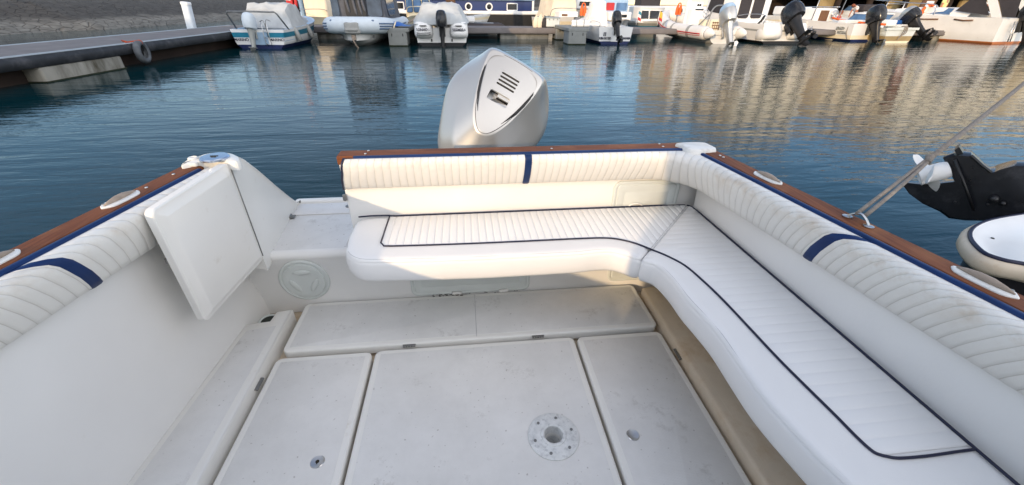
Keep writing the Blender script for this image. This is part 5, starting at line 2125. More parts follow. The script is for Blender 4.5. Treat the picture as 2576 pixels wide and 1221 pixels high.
def boat_h():
    p = far(2238, 107)
    t = thing('tan_dinghy', 'tan open dinghy with an orange gunwale rail and ropes over its bow', 'boat', (p[0]+.05, p[1]-.3, WATER), R(6))
    h = hull_mesh('hull', t, 4.6, 2.0, .66, ['cream', 'quay_tan', 'hatch_grey', 'hatch_grey'], [-.25, .08, .3, .56, .66], bow=.3, flare=.74, depth=.3)
    b = MB()
    b.tube(catmull([(-1.02, .1, .80), (-1.02, 1.6, .84), (-.9, 3.0, .95), (-.3, 4.3, 1.1)], 5), .05, 8)
    b.build('gunwale_rail', 'orange', t)
    b = MB()
    for k in range(3): b.tube(catmull([(.1+.08*k, .15, .72), (.06+.08*k, -.05, .70), (.02+.10*k, -.09, .45), (-.12+.09*k, -.07, .14+.1*k)], 4), .022, 6)
    b.build('rope', 'rope', t)
    b = MB(); b.bbox((.62, 1.5, .82), (.6, .9, .30), .05); b.build('thwart_box', 'boat_white', t, auto=40)
    b = MB(); b.box((0, -.02, .62), (2.0, .06, .10)); b.build('stern_board', 'hatch_grey', h)
    t2 = thing('speedboat', 'small white speedboat with raked side windows and blue seats behind the tan dinghy', 'boat', (p[0]+2.3, p[1]+1.6, WATER), R(14))
    hull_mesh('hull', t2, 5.0, 1.9, .74, ['antifoul_navy', 'boat_white', 'boat_white', 'boat_white'], [-.25, .12, .3, .55, .74], bow=.3, flare=.84, depth=.2)
    b = MB(); rings = [[Vector((x*k, y+dy, z)) for x, y in ((-.85, 1.6), (-.8, 2.8), (0, 3.3), (.8, 2.8), (.85, 1.6))] for z, k, dy in ((.74, 1, 0), (1.20, .82, -.35))]
    b.loft(rings, False, smooth=False); b.build('windscreen', 'window_blue', t2)
    rail('windscreen_frame', t2, 'white', [(-.70, 1.25, 1.2), (-.66, 2.45, 1.2), (0, 2.95, 1.2), (.66, 2.45, 1.2), (.70, 1.25, 1.2)], .035, False)
    b = MB(); b.bbox((-.1, .55, .82), (1.5, .5, .22), .06); b.build('rear_seat', 'bluepaint', t2, auto=40)
    outboard(t2, (.2, -.06, .58), 1.3, R(50), 'black_gloss', 'black_plastic', R(-18), prop_m='black_plastic', band='silver_paint')
    # small windscreen boat further back
    p3 = far(2170, 74)
    t3 = thing('windscreen_boat', 'white motor boat with a low framed windscreen, beside the dark quay', 'boat', (p3[0], p3[1]-.5, WATER), R(0))
    hull_mesh('hull', t3, 5.0, 2.2, .84, ['antifoul_navy', 'boat_white', 'boat_white', 'boat_white'], [-.25, .12, .3, .55, .84], bow=.3, depth=.2)
    b = MB(); b.bbox((.35, 1.9, 1.05), (1.6, 1.8, .42), .08); b.build('cuddy', 'boat_white', t3, auto=40)
    b = MB(); b.loft([[Vector((x*k+.35, y+dy, z)) for x, y in ((-.8, 1.4), (-.75, 2.6), (.75, 2.6), (.8, 1.4))] for z, k, dy in ((1.24, 1, 0), (1.55, .9, -.3))], False, smooth=False); b.build('windscreen', 'window_blue', t3)
    rail('windscreen_frame', t3, 'white', [(-.36, 1.1, 1.56), (-.32, 2.3, 1.56), (1.02, 2.3, 1.56), (1.06, 1.1, 1.56)], .03, False)
    pane('doorway', t3, 'canvas_dark', [(.3, .98, .86), (.75, .98, .86), (.75, .98, 1.22), (.3, .98, 1.22)], .02)


boat_h()


def boat_i():
    p = far(2530, 110)
    t = thing('sport_cruiser', 'large white sport cruiser with an orange waterline and dark screens at the far right', 'boat', p, R(13))
    hull_mesh('hull', t, 7.2, 2.9, 1.12, ['antifoul_orange', 'antifoul_orange', 'boat_white', 'boat_white', 'boat_white'], [-.3, .02, .09, .5, .86, 1.12], bow=.35, flare=.82, depth=.3, rake=.2)
    b = MB()
    b.loft([[Vector((x, y, z)) for x, z in ((-hw, z0), (-hw*.8, z1), (hw*.8, z1), (hw, z0))] for y, hw, z0, z1 in ((1.5, 1.30, 1.1, 1.32), (2.7, 1.25, 1.12, 1.55), (3.9, 1.05, 1.2, 1.55), (5.4, .6, 1.35, 1.45))], False)
    b.build('coachroof', 'boat_white', t, auto=40)
    b = MB()
    b.loft([[Vector((s*x, y, z)) for y, z in ((y0, 1.15), (y0+.35, 1.15), (y0+1.15, 2.3), (y0+.8, 2.3))] for s, x, y0 in ((-1, 1.34, .15), (-1, 1.22, .15))], True, True, True)
    b.loft([[Vector((s*x, y, z)) for y, z in ((y0, 1.15), (y0+.35, 1.15), (y0+1.15, 2.3), (y0+.8, 2.3))] for s, x, y0 in ((1, 1.34, .15), (1, 1.22, .15))], True, True, True)
    b.bbox((0, 1.05, 2.3), (2.7, .5, .1), .04)
    b.build('radar_arch', 'boat_white', t, auto=40)
    pane('side_screen', t, 'canvas_dark', [(-1.28, .65, 1.22), (-1.26, 2.1, 1.40), (-1.16, 1.55, 2.2), (-1.16, 1.35, 2.2)], .02)
    pane('side_screen', t, 'canvas_dark', [(-1.30, -.35, 1.18), (-1.30, .12, 1.18), (-1.18, .85, 2.2), (-1.18, -.1, 2.2)], .02)
    pane('windscreen', t, 'window_blue', [(-1.24, 2.3, 1.22), (-1.05, 3.5, 1.24), (-.95, 3.0, 1.50), (-1.05, 2.3, 1.50)], .02, 'steel', .025)
    rail('bow_rail', t, 'steel', [(-1.25, 3.0, 1.2), (-1.2, 3.1, 1.65), (-1.1, 4.4, 1.75), (-.8, 5.9, 1.85), (-.2, 7.0, 1.9)], .022)
    b = MB()
    for y0, y1 in ((1.1, 1.9), (2.6, 4.0)): b.tube([(-1.44, y0, 1.0), (-1.45, (y0+y1)/2, .98), (-1.42, y1, 1.02)], .035, 6)
    b.each('teak_trim', 'pile_brown', t)
    outboard(t, (.15, -.10, .80), 1.35, R(16), 'black_gloss', 'black_plastic', R(-6), prop_m='black_plastic')
    b = MB()
    for x in (-.75, -.55): b.tube([(x, -.35, .1), (x, -.2, 1.0)], .02, 6)
    for z in (.2, .42, .64, .86): b.cyl((-.75, -.33+.15*z, z), (-.55, -.33+.15*z, z), .016, n=6)
    b.build('ladder', 'steel', t)


boat_i()


# ---------------------------------------------------------------- boat beside us on the right
def neighbour():
    Z = .40
    q = [at(u, v, Z) for u, v in ((2576, 673), (2521, 662), (2465, 642), (2433, 614), (2423, 592), (2431, 574), (2458, 559), (2500, 548), (2576, 536))]
    base = Vector((2.9, 1.4, WATER))
    t = thing('moored_boat', 'black hulled boat moored alongside at right with white platform and raised black drive leg', 'boat', tuple(base))
    out = catmull([(p.x, p.y, 0) for p in q], 4)+[Vector((4.3, 2.05, 0)), Vector((4.9, 1.5, 0)), Vector((4.4, .4, 0)), Vector((3.0, .45, 0))]
    out = ccw([Vector((p.x, p.y)) for p in out])
    X = Matrix.Translation(-base)
    b = MB(); b.prism(out, [(Z-.03, .012), (Z, .014), (Z+.012, .024), (Z+.006, .034), (Z+.006, .040), (Z-.004, .052)])
    dk = b.build('stern_platform', 'white', t, auto=40, xf=X)
    b = MB()
    o1 = offset2d(out, .020); b.tube([Vector((p.x, p.y, Z+.006)) for p in o1], .009, 6, closed=True); b.build('navy_stripe', 'navy_piping', dk, xf=X)
    b = MB(); b.prism(out, [(Z-.075, .045), (Z-.070, .012), (Z-.05, -.004), (Z-.02, -.006), (Z-.004, .004), (Z+.002, .016), (Z-.03, .03)], cap0=False); b.build('rub_rail', 'gelcoat_dirty', t, auto=50, xf=X)
    b = MB(); b.prism(out, [(-.7, .16), (-.25, .09), (Z-.07, .05)]); b.build('hull', 'black_hull', t, auto=40, xf=X)
    b = MB(); p = at(2452, 607, Z); b.lathe([(.008, Z+.0), (.006, Z+.004), (.0001, Z+.004)], (p.x+.12, p.y+.02, -.005), n=10); b.build('deck_drain', 'black_plastic', dk, xf=X)
    # tilted drive leg
    Q = at(2420, 480, .50)+Vector((.25, .22, 0))
    n = Vector((math.sin(R(52)), math.cos(R(52)), 0))

    def on(u, v, h=0.0):
        d = _ray(u, v); k = (Q-EYEP).dot(n)/d.dot(n)
        return EYEP+d*k+n*h
    ol = [(2266, 458), (2287, 487), (2322, 510), (2363, 532), (2386, 549), (2430, 551), (2484, 552), (2540, 560), (2640, 560), (2660, 470), (2640, 420), (2590, 408), (2558, 407), (2521, 417), (2505, 424), (2493, 425), (2480, 418), (2462, 400), (2444, 383), (2416, 380), (2398, 384), (2376, 392), (2372, 397), (2388, 428), (2400, 455), (2372, 458), (2345, 461), (2321, 462)]
    rings = []
    c = Vector((sum(p[0] for p in ol)/len(ol), sum(p[1] for p in ol)/len(ol)))
    for h, k in ((-.065, .93), (-.04, .985), (0, 1.0), (.04, .985), (.065, .93)):
        rings.append([on(c.x+(u-c.x)*(k if u > 2330 else 1), c.y+(v-c.y)*(k if u > 2330 else 1), h*(1.0 if u > 2400 else .35 if u > 2300 else .08)) for u, v in ol])
    b = MB(); b.loft(rings, True, True, True, smooth=False)
    leg = b.build('drive_leg', 'black_gloss', t, auto=25, xf=X)
    b = MB()
    b.loft([[on(u, v, -.075+hh) for u, v in ((2402, 374), (2414, 366), (2424, 382), (2410, 392))] for hh in (.03, .12)], True, True, True)
    b.tube([on(2444, 384, -.07), on(2470, 406, -.085), on(2493, 425, -.07)], .008, 6)
    b.build('cavitation_plate', 'black_plastic', leg, auto=40, xf=X)
    for u, v, r in ((2500, 492, .020), (2522, 503, .012), (2485, 505, .006), (2404, 500, .006)):
        b = MB(); b.ell(on(u, v, -.068), (r, r, r)); b.build('bolt', 'black_plastic', leg, xf=X)
    b = MB(); b.tube([on(2404, 396, -.066), on(2425, 450, -.073), on(2450, 520, -.070)], .007, 6); b.build('casting_rib', 'black_plastic', leg, xf=X)
    # propeller
    h0, h1 = on(2388, 424, -.02), on(2312, 440, -.05)
    ax = (h1-h0).normalized()
    s1 = ax.cross(Vector((0, 0, 1))).normalized(); s2 = s1.cross(ax)
    MP = Matrix((s1, s2, ax)).transposed()
    b = MB(); b.lathe([(.046, 0), (.050, .03), (.048, .10), (.052, .125), (.043, .126), (.040, .08), (.0001, .09)], h0, MP, 22)
    hub = b.build('propeller', 'boat_white', t, auto=35, xf=X)
    for k in range(3):
        rings = []
        for i in range(6):
            f = i/5
            r = .04+.095*f
            w_ = .052*(1-.55*f**3)
            a0 = R(150+120*k)+f*.35
            rad = s1*math.cos(a0)+s2*math.sin(a0)
            tan = -s1*math.sin(a0)+s2*math.cos(a0)
            pd = (tan*.75+ax*.55).normalized()
            cc = h0+ax*(.08+.02*f)+rad*r
            nn_ = pd.cross(rad)
            rings.append([cc-pd*w_+nn_*.001, cc+nn_*.005, cc+pd*w_+nn_*.001, cc-nn_*.005])
        b = MB(); b.loft(rings, True, True, True); b.build('blade', 'boat_white', hub, auto=50, xf=X)
    return t


neighbour()


# ---------------------------------------------------------------- back row : barge, piles, small boats
def barge():
    t = thing('barge', 'long navy blue houseboat barge with white framed portholes behind the pontoon', 'barge', (-1.2, 31, WATER))
    x0, x1 = -9.5, 6.05
    b = MB(); b.loft([[Vector((a, y, z)) for y, z in ((1.9, -.2), (0.05, -.2), (0, .85), (0, .86))] for a in (x0, x1-.5, x1+.3)], False, smooth=False)
    b.box(((x0+x1)/2, 1.2, .3), (x1-x0, 2.3, 1.05)); b.build('hull', 'barge_black', t)
    b = MB(); b.bbox(((x0+x1)/2+.3, 1.2, .92), (x1-x0+1.1, 2.5, .22), .04); b.build('rub_strake', 'boat_white', t, auto=40)
    b = MB(); b.bbox(((x0+x1)/2, 1.25, 1.33), (x1-x0, 2.2, .62), .03); cb = b.build('cabin_side', 'barge_navy', t, auto=40)
    b = MB(); b.bbox(((x0+x1)/2, 1.25, 1.72), (x1-x0+.2, 2.5, .18), .05); b.bbox(((x0+x1)/2-1, 1.3, 2.0), (x1-x0-3, 1.5, .4), .05); b.build('roof', 'light_blue', t, auto=40)
    b = MB(); b.bbox((x1-.02, 1.2, 1.32), (.14, 2.34, .64), .03); b.build('corner_post', 'boat_white', t, auto=40)
    for px_ in (1179, 1231):
        x = atY(px_, 20, 31).x+1.2
        b = MB()
        Mx = Matrix(((1, 0, 0), (0, 0, -1), (0, 1, 0)))
        b.lathe([(.24, 0), (.24, .03), (.21, .05), (.165, .05), (.15, .02), (.0001, .015)], (x, .15, 1.26), Mx, 24)
        f = b.build('porthole', 'white', cb, auto=30)
        b = MB(); b.lathe([(.16, .028), (.0001, .030)], (x, .15, 1.26), Mx, 20, cap=False); b.build('glass', 'window_dark', f)
    for ua, ub in ((993, 1017), (1275, 1303), (900, 925)):
        xa, xb = atY(ua, 20, 31).x+1.2, atY(ub, 20, 31).x+1.2
        b = MB(); o = rrect(xa, 1.03, xb, 1.5, .07, 4)
        b.loft([[Vector((p.x, .15-h, p.y)) for p in rr_in(xa, 1.03, xb, 1.5, .07, d, 4)] for d, h in ((0, 0), (0, .03), (.02, .05), (.06, .05), (.07, .02))], True, False, True)
        f = b.build('window', 'white', cb, auto=40)
        b = MB(); b.loft([[Vector((p.x, .125, p.y)) for p in rr_in(xa, 1.03, xb, 1.5, .07, .066, 4)]]*1+[[Vector((p.x, .122, p.y)) for p in rr_in(xa, 1.03, xb, 1.5, .07, .066, 4)]], True, True, True); b.build('glass', 'window_dark', f)
    b = MB()
    for k in range(3): b.box((1.4+.12*k, -.01+.12, 1.02), (.05, .05, .10))
    b.each('mooring_bitt', 'steel_dull', t)
    rail('roof_rail', t, 'white', [(x0+1, .4, 1.8), (x0+1, .4, 2.3), (x1-1, .4, 2.3), (x1-1, .4, 1.8)], .02, False)


barge()


def pile(name, label, u, y, r, ztop, m, lean=0, z0=-2.5):
    p = atY(u, 10, y)
    t = thing(name, label, 'pile', (p.x, y, WATER))
    b = MB()
    rings = [[Vector((r*(1+.05*mnoise.noise(Vector((k*.7, z*1.3, u))))*math.cos(2*PI*k/18)+lean*(z+.5), r*math.sin(2*PI*k/18), z)) for k in range(18)] for z in [z0+i*(ztop-z0)/12 for i in range(13)]]
    b.loft(rings, True, True, True)
    b.build('shaft', m, t, auto=50)
    b = MB(); b.lathe([(r*1.06, -.3), (r*1.06, .18), (r*1.01, .26)], (0, 0, 0), n=18, cap=False)
    b.build('weed_collar', 'algae', t)


pile('mooring_pile', 'round brown pile standing in front of the blue barge', 1134, 25.2, .26, 4.0, 'pile_brown')
pile('mooring_pile', 'leaning rust brown pile beside the man in the yellow shirt', 2316, 25.5, .34, 4.5, 'pile_brown', lean=.22)


def back_boats():
    # cream pilot-house boat, bow to us
    y = 25.0
    c = atY(1040, 40, y)
    t = thing('pilothouse_boat', 'cream pilothouse boat with rounded windows, bow pointing to the pontoon beside the covered boat', 'boat', (c.x-.1, y+3.6, WATER), PI+R(6))
    hull_mesh('hull', t, 4.6, 1.75, .62, ['cream', 'cream', 'cream', 'cream'], [-.25, .12, .3, .5, .62], bow=.32, flare=.7, full=.35)
    b = MB(); b.bbox((-.02, 2.5, 1.25), (1.30, 1.5, 1.15), .10); cb = b.build('cabin', 'cream', t, auto=40)
    for x0, x1 in ((-.60, -.24), (-.18, .22), (.28, .60)):
        o = rrect(x0, 1.02, x1, 1.62, .09, 4)
        pane('window', cb, 'window_blue', [(q.x, 3.26, q.y) for q in o], .012, 'black_plastic', .018)
    rail('bow_rail', t, 'cream', [(.62, 3.2, .85), (.55, 3.4, 1.22), (.2, 4.4, 1.30), (-.2, 4.4, 1.30), (-.55, 3.4, 1.22), (-.62, 3.2, .85)], .022)
    b = MB(); b.tube([(.0, 4.4, .9), (.55, 5.6, .62)], .035, 6); b.build('bowsprit', 'worn_horn', t)
    # white boat at the far left
    c = atY(788, 45, y)
    t = thing('white_boat', 'white boat with grey side band and a pale yellow fender, nosed up to the pontoon', 'boat', (c.x+.35, y+4.1, WATER), PI-R(12))
    hull_mesh('hull', t, 5.2, 2.0, .66, ['boat_white', 'boat_grey', 'cream', 'cream'], [-.25, .10, .36, .54, .66], bow=.2, flare=.78, full=.4)
    b = MB(); b.bbox((-.30, 2.5, 1.35), (1.3, 1.6, 1.3), .06); b.build('cabin', 'canvas_cream', t, auto=40)
    b = MB(); b.bbox((.62, 2.9, 1.35), (.42, 1.2, 1.3), .04); c2_ = b.build('wheel_shelter', 'light_blue', t, auto=40)
    pane('window', c2_, 'window_dark', [(.46, 3.51, 1.0), (.80, 3.51, 1.0), (.80, 3.51, 1.5), (.46, 3.51, 1.5)], .01)
    rail('bow_rail', t, 'steel', [(-.9, 3.2, .75), (-.85, 3.4, 1.10), (-.2, 4.9, 1.12), (.3, 4.9, 1.12), (.85, 3.6, 1.1), (.9, 3.2, .75)], .018)
    b = MB(); b.bbox((.22, 4.98, .84), (.42, .34, .34), .10); b.build('fender', 'cream', t, auto=50)
    # small white tender
    y2 = 27
    c = atY(1181, 32, y2)
    t = thing('tender', 'small white tender lying between the covered boat and the blue barge', 'boat', (c.x-.75, y2, WATER+.45), R(-90))
    hull_mesh('hull', t, 2.0, .95, .36, ['boat_white', 'boat_white', 'cream', 'boat_white'], [-.05, .06, .16, .27, .36], bow=.15, flare=.8)
    b = MB(); b.bbox((0, .15, .34), (.9, .30, .3), .04); b.build('engine_cover', 'canvas_dark', t, auto=40)
    rk = MB(); rk.box((0, 1.0, -.28), (.8, 1.6, .5)); rk.build('cradle', 'barge_black', t)
    y3 = 25.2
    c = atY(1215, 55, y3)
    t = thing('black_inflatable', 'low black inflatable boat with a pale wheel cover behind the pontoon', 'boat', (c.x+1.0, y3, WATER), R(90))
    col, path = collar(t, 'canvas_dark', .62, 2.3, .20, .36, .2, True, tail=.2)
    b = MB(); b.bbox((0, 1.2, .50), (.9, 1.6, .10), .03); b.build('floor', 'boat_grey', t, auto=40)
    b = MB(); b.bbox((-.1, 1.7, .72), (.5, .5, .28), .05); b.build('console', 'boat_white', t, auto=40)
    rail('hand_rail', t, 'steel', [(-.4, 2.0, .6), (-.4, 1.9, .95), (.4, 1.9, .95), (.4, 2.0, .6)], .015)
    # cream-covered sailing boat right of the barge
    c = atY(1410, 45, y)
    t = thing('sailing_boat', 'white sailing boat with cream cockpit tent, right of the blue barge', 'boat', (c.x+.1, y+4.8, WATER), PI+R(4))
    h = hull_mesh('hull', t, 6.0, 2.1, .74, ['boat_white', 'boat_white', 'cream', 'boat_white'], [-.25, .12, .3, .56, .74], bow=.18, flare=.82, full=.4)
    canvas('cockpit_tent', t, 'canvas_cream', [(1.2, .95, .8, .7, 1.9), (2.6, .95, .85, .7, 2.0), (3.6, .85, .9, .62, 1.95), (3.9, .8, .9, .62, 1.8)], .03, 4, 31)
    b = MB(); b.bbox((0, 4.3, .98), (1.1, 1.3, .32), .06); ch = b.build('coachroof', 'boat_white', t, auto=40)
    pane('window', ch, 'pile_brown', [(.1, 4.96, .92), (.42, 4.96, .92), (.42, 4.96, 1.02), (.1, 4.96, 1.02)], .01)
    rail('pulpit', t, 'steel', [(-.9, 4.2, .85), (-.8, 4.6, 1.25), (-.2, 5.8, 1.3), (.2, 5.8, 1.3), (.8, 4.6, 1.25), (.9, 4.2, .85)], .018)
    # second white boat behind it
    c = atY(1478, 30, 27.5)
    t = thing('motor_cruiser', 'white motor cruiser hull with dark deck fittings, partly hidden behind the sailing boat', 'boat', (c.x, 31, WATER), PI)
    hull_mesh('hull', t, 4.6, 1.9, 1.05, ['boat_white', 'boat_white', 'cream', 'boat_white'], [-.25, .12, .4, .8, 1.05], bow=.2, flare=.84, full=.4)
    b = MB(); b.bbox((0, 2.6, 1.5), (1.4, 1.6, .5), .06); b.build('cabin', 'boat_white', t, auto=40)
    pane('window', t, 'window_dark', [(-.55, 3.42, 1.4), (.55, 3.42, 1.4), (.5, 3.42, 1.62), (-.5, 3.42, 1.62)], .01)
    # white and blue small cabin boat
    c = atY(1550, 30, 24.6)
    t = thing('cabin_boat', 'small white and blue cabin boat with a wide dark window slot', 'boat', (c.x+.1, 24.6+3.9, WATER), PI+R(3))
    hull_mesh('hull', t, 4.6, 1.9, .62, ['boat_grey', 'boat_white', 'boat_white', 'boat_white'], [-.25, .2, .4, .54, .62], bow=.2, flare=.75, full=.4)
    b = MB(); b.bbox((0, 3.1, .92), (1.35, 1.5, .46), .06); cb = b.build('cuddy', 'boat_white', t, auto=40)
    o = rrect(-.36, .88, .40, 1.02, .03, 3); pane('window', cb, 'window_dark', [(q.x, 3.86, q.y) for q in o], .012)
    b = MB(); b.bbox((-.10, 2.2, 1.4), (1.5, 1.2, .66), .06); wb = b.build('wheelhouse', 'light_blue', t, auto=40)
    o = rrect(-.72, 1.20, -.10, 1.58, .05, 3); pane('window', wb, 'window_blue', [(q.x, 2.82, q.y) for q in o], .012)
    o = rrect(.02, 1.20, .50, 1.58, .05, 3); pane('window', wb, 'red_stripe', [(q.x, 2.82, q.y) for q in o], .010)
    # grey-green cabin launch
    c = atY(1645, 40, 25.2)
    t = thing('cabin_launch', 'white cabin launch with dark wraparound windows and a teal hull', 'boat', (c.x+.1, 25.2+4.3, WATER), PI+R(2))
    hull_mesh('hull', t, 4.8, 2.1, .60, ['boat_grey', 'teal', 'boat_grey', 'boat_white'], [-.25, .2, .38, .5, .60], bow=.12, flare=.78, full=.45)
    b = MB()
    b.loft([[Vector((x, yy, z)) for x, yy in superell(hw, y0, y1, 20, 4)] for z, hw, y0, y1 in ((.6, .92, 1.3, 4.0), (1.25, .82, 1.5, 3.7), (1.36, .84, 1.45, 3.75), (1.42, .78, 1.55, 3.6))], True, True, True)
    cb = b.build('cabin', 'boat_white', t, auto=40)
    for pts in ([(-.72, 3.86, .80), (.30, 3.92, .80), (.26, 3.76, 1.2), (-.66, 3.74, 1.2)], [(.38, 3.90, .80), (.80, 3.78, .80), (.72, 3.66, 1.2), (.36, 3.76, 1.2)]):
        pane('window', cb, 'window_dark', pts, .02)
    b = MB(); b.box((0, 2.6, 1.62), (1.2, .9, .36)); b.build('roof_hatch', 'canvas_dark', t)
    # big white yacht hull farther back
    t = thing('yacht', 'long white yacht with a single round porthole lying behind the inflatables', 'boat', (11.6, 33, WATER))
    b = MB(); b.loft([[Vector((x, y_, z)) for y_, z in ((2.2, -.2), (.25, -.2), (.05, .6), (0, 1.35), (.1, 1.42), (2.2, 1.42))] for x in (-1.2, 0, 4, 8, 10.6, 11.4)], False)
    h = b.build('hull', 'boat_white', t, auto=40)
    Mx = Matrix(((1, 0, 0), (0, 0, -1), (0, 1, 0)))
    px_ = atY(1712, 17, 33).x-11.6
    b = MB(); b.lathe([(.22, 0), (.22, .03), (.16, .04), (.15, .02), (.0001, .015)], (px_, 0.02, 1.12), Mx, 20); b.build('porthole', 'window_dark', h, auto=30)
    b = MB(); b.box((5, .0, .95), (12.4, .05, .05)); b.build('rubbing_band', 'boat_grey', h)
    b = MB(); b.bbox((4.2, 1.5, 1.75), (8, 1.4, .6), .06); b.build('deck_house', 'cream', t, auto=40)


back_boats()


def more_back_boats():
    c = atY(2035, 40, 25.5)
    t = thing('day_cruiser', 'white day cruiser with a cream tarpaulin bundle on its foredeck by the dark pier', 'boat', (c.x, 29.5, WATER), PI+R(5))
    hull_mesh('hull', t, 5.4, 2.3, .95, ['antifoul_navy', 'boat_white', 'boat_white', 'cream', 'boat_white'], [-.25, .12, .34, .6, .74, .95], bow=.2, flare=.8, full=.42)
    b = MB(); b.bbox((0, 2.2, 1.25), (1.5, 1.6, .5), .08); cb = b.build('cabin', 'boat_white', t, auto=40)
    o = rrect(-.6, 1.2, .6, 1.42, .05, 3); pane('window', cb, 'window_dark', [(q.x, 3.01, q.y) for q in o], .012)
    canvas('deck_bundle', t, 'canvas_cream', [(3.3, .55, 1.05, .2, 1.15), (3.6, .55, 1.05, .3, 1.34), (4.1, .45, 1.08, .25, 1.30), (4.5, .3, 1.1, .1, 1.15)], .05, 3, 44)
    rail('bow_rail', t, 'steel', [(-1.0, 3.2, 1.1), (-.9, 3.6, 1.45), (-.2, 5.3, 1.5), (.2, 5.3, 1.5), (.9, 3.6, 1.45), (1.0, 3.2, 1.1)], .02)
    c = atY(2268, 40, 26.0)
    t = thing('cuddy_boat', 'white cuddy boat with a blue side stripe and dark windows behind the speedboat', 'boat', (c.x, 30, WATER), PI-R(4))
    hull_mesh('hull', t, 5.0, 2.2, .85, ['antifoul_navy', 'boat_white', 'bluepaint', 'boat_white'], [-.25, .12, .5, .66, .85], bow=.2, flare=.8, full=.42)
    b = MB(); b.loft([[Vector((x, yy, z)) for x, yy in superell(hw, y0, y1, 20, 4)] for z, hw, y0, y1 in ((.85, .85, 1.2, 3.9), (1.2, .72, 1.4, 3.3), (1.26, .6, 1.5, 3.1))], True, True, True); cb = b.build('cuddy', 'boat_white', t, auto=40)
    pane('window', cb, 'window_dark', [(-.6, 3.80, .93), (.6, 3.80, .93), (.5, 3.48, 1.14), (-.5, 3.48, 1.14)], .02)
    b = MB(); b.bbox((0, 1.6, 1.45), (1.5, .9, .42), .08); b.build('awning', 'canvas_dark', t, auto=40)


more_back_boats()


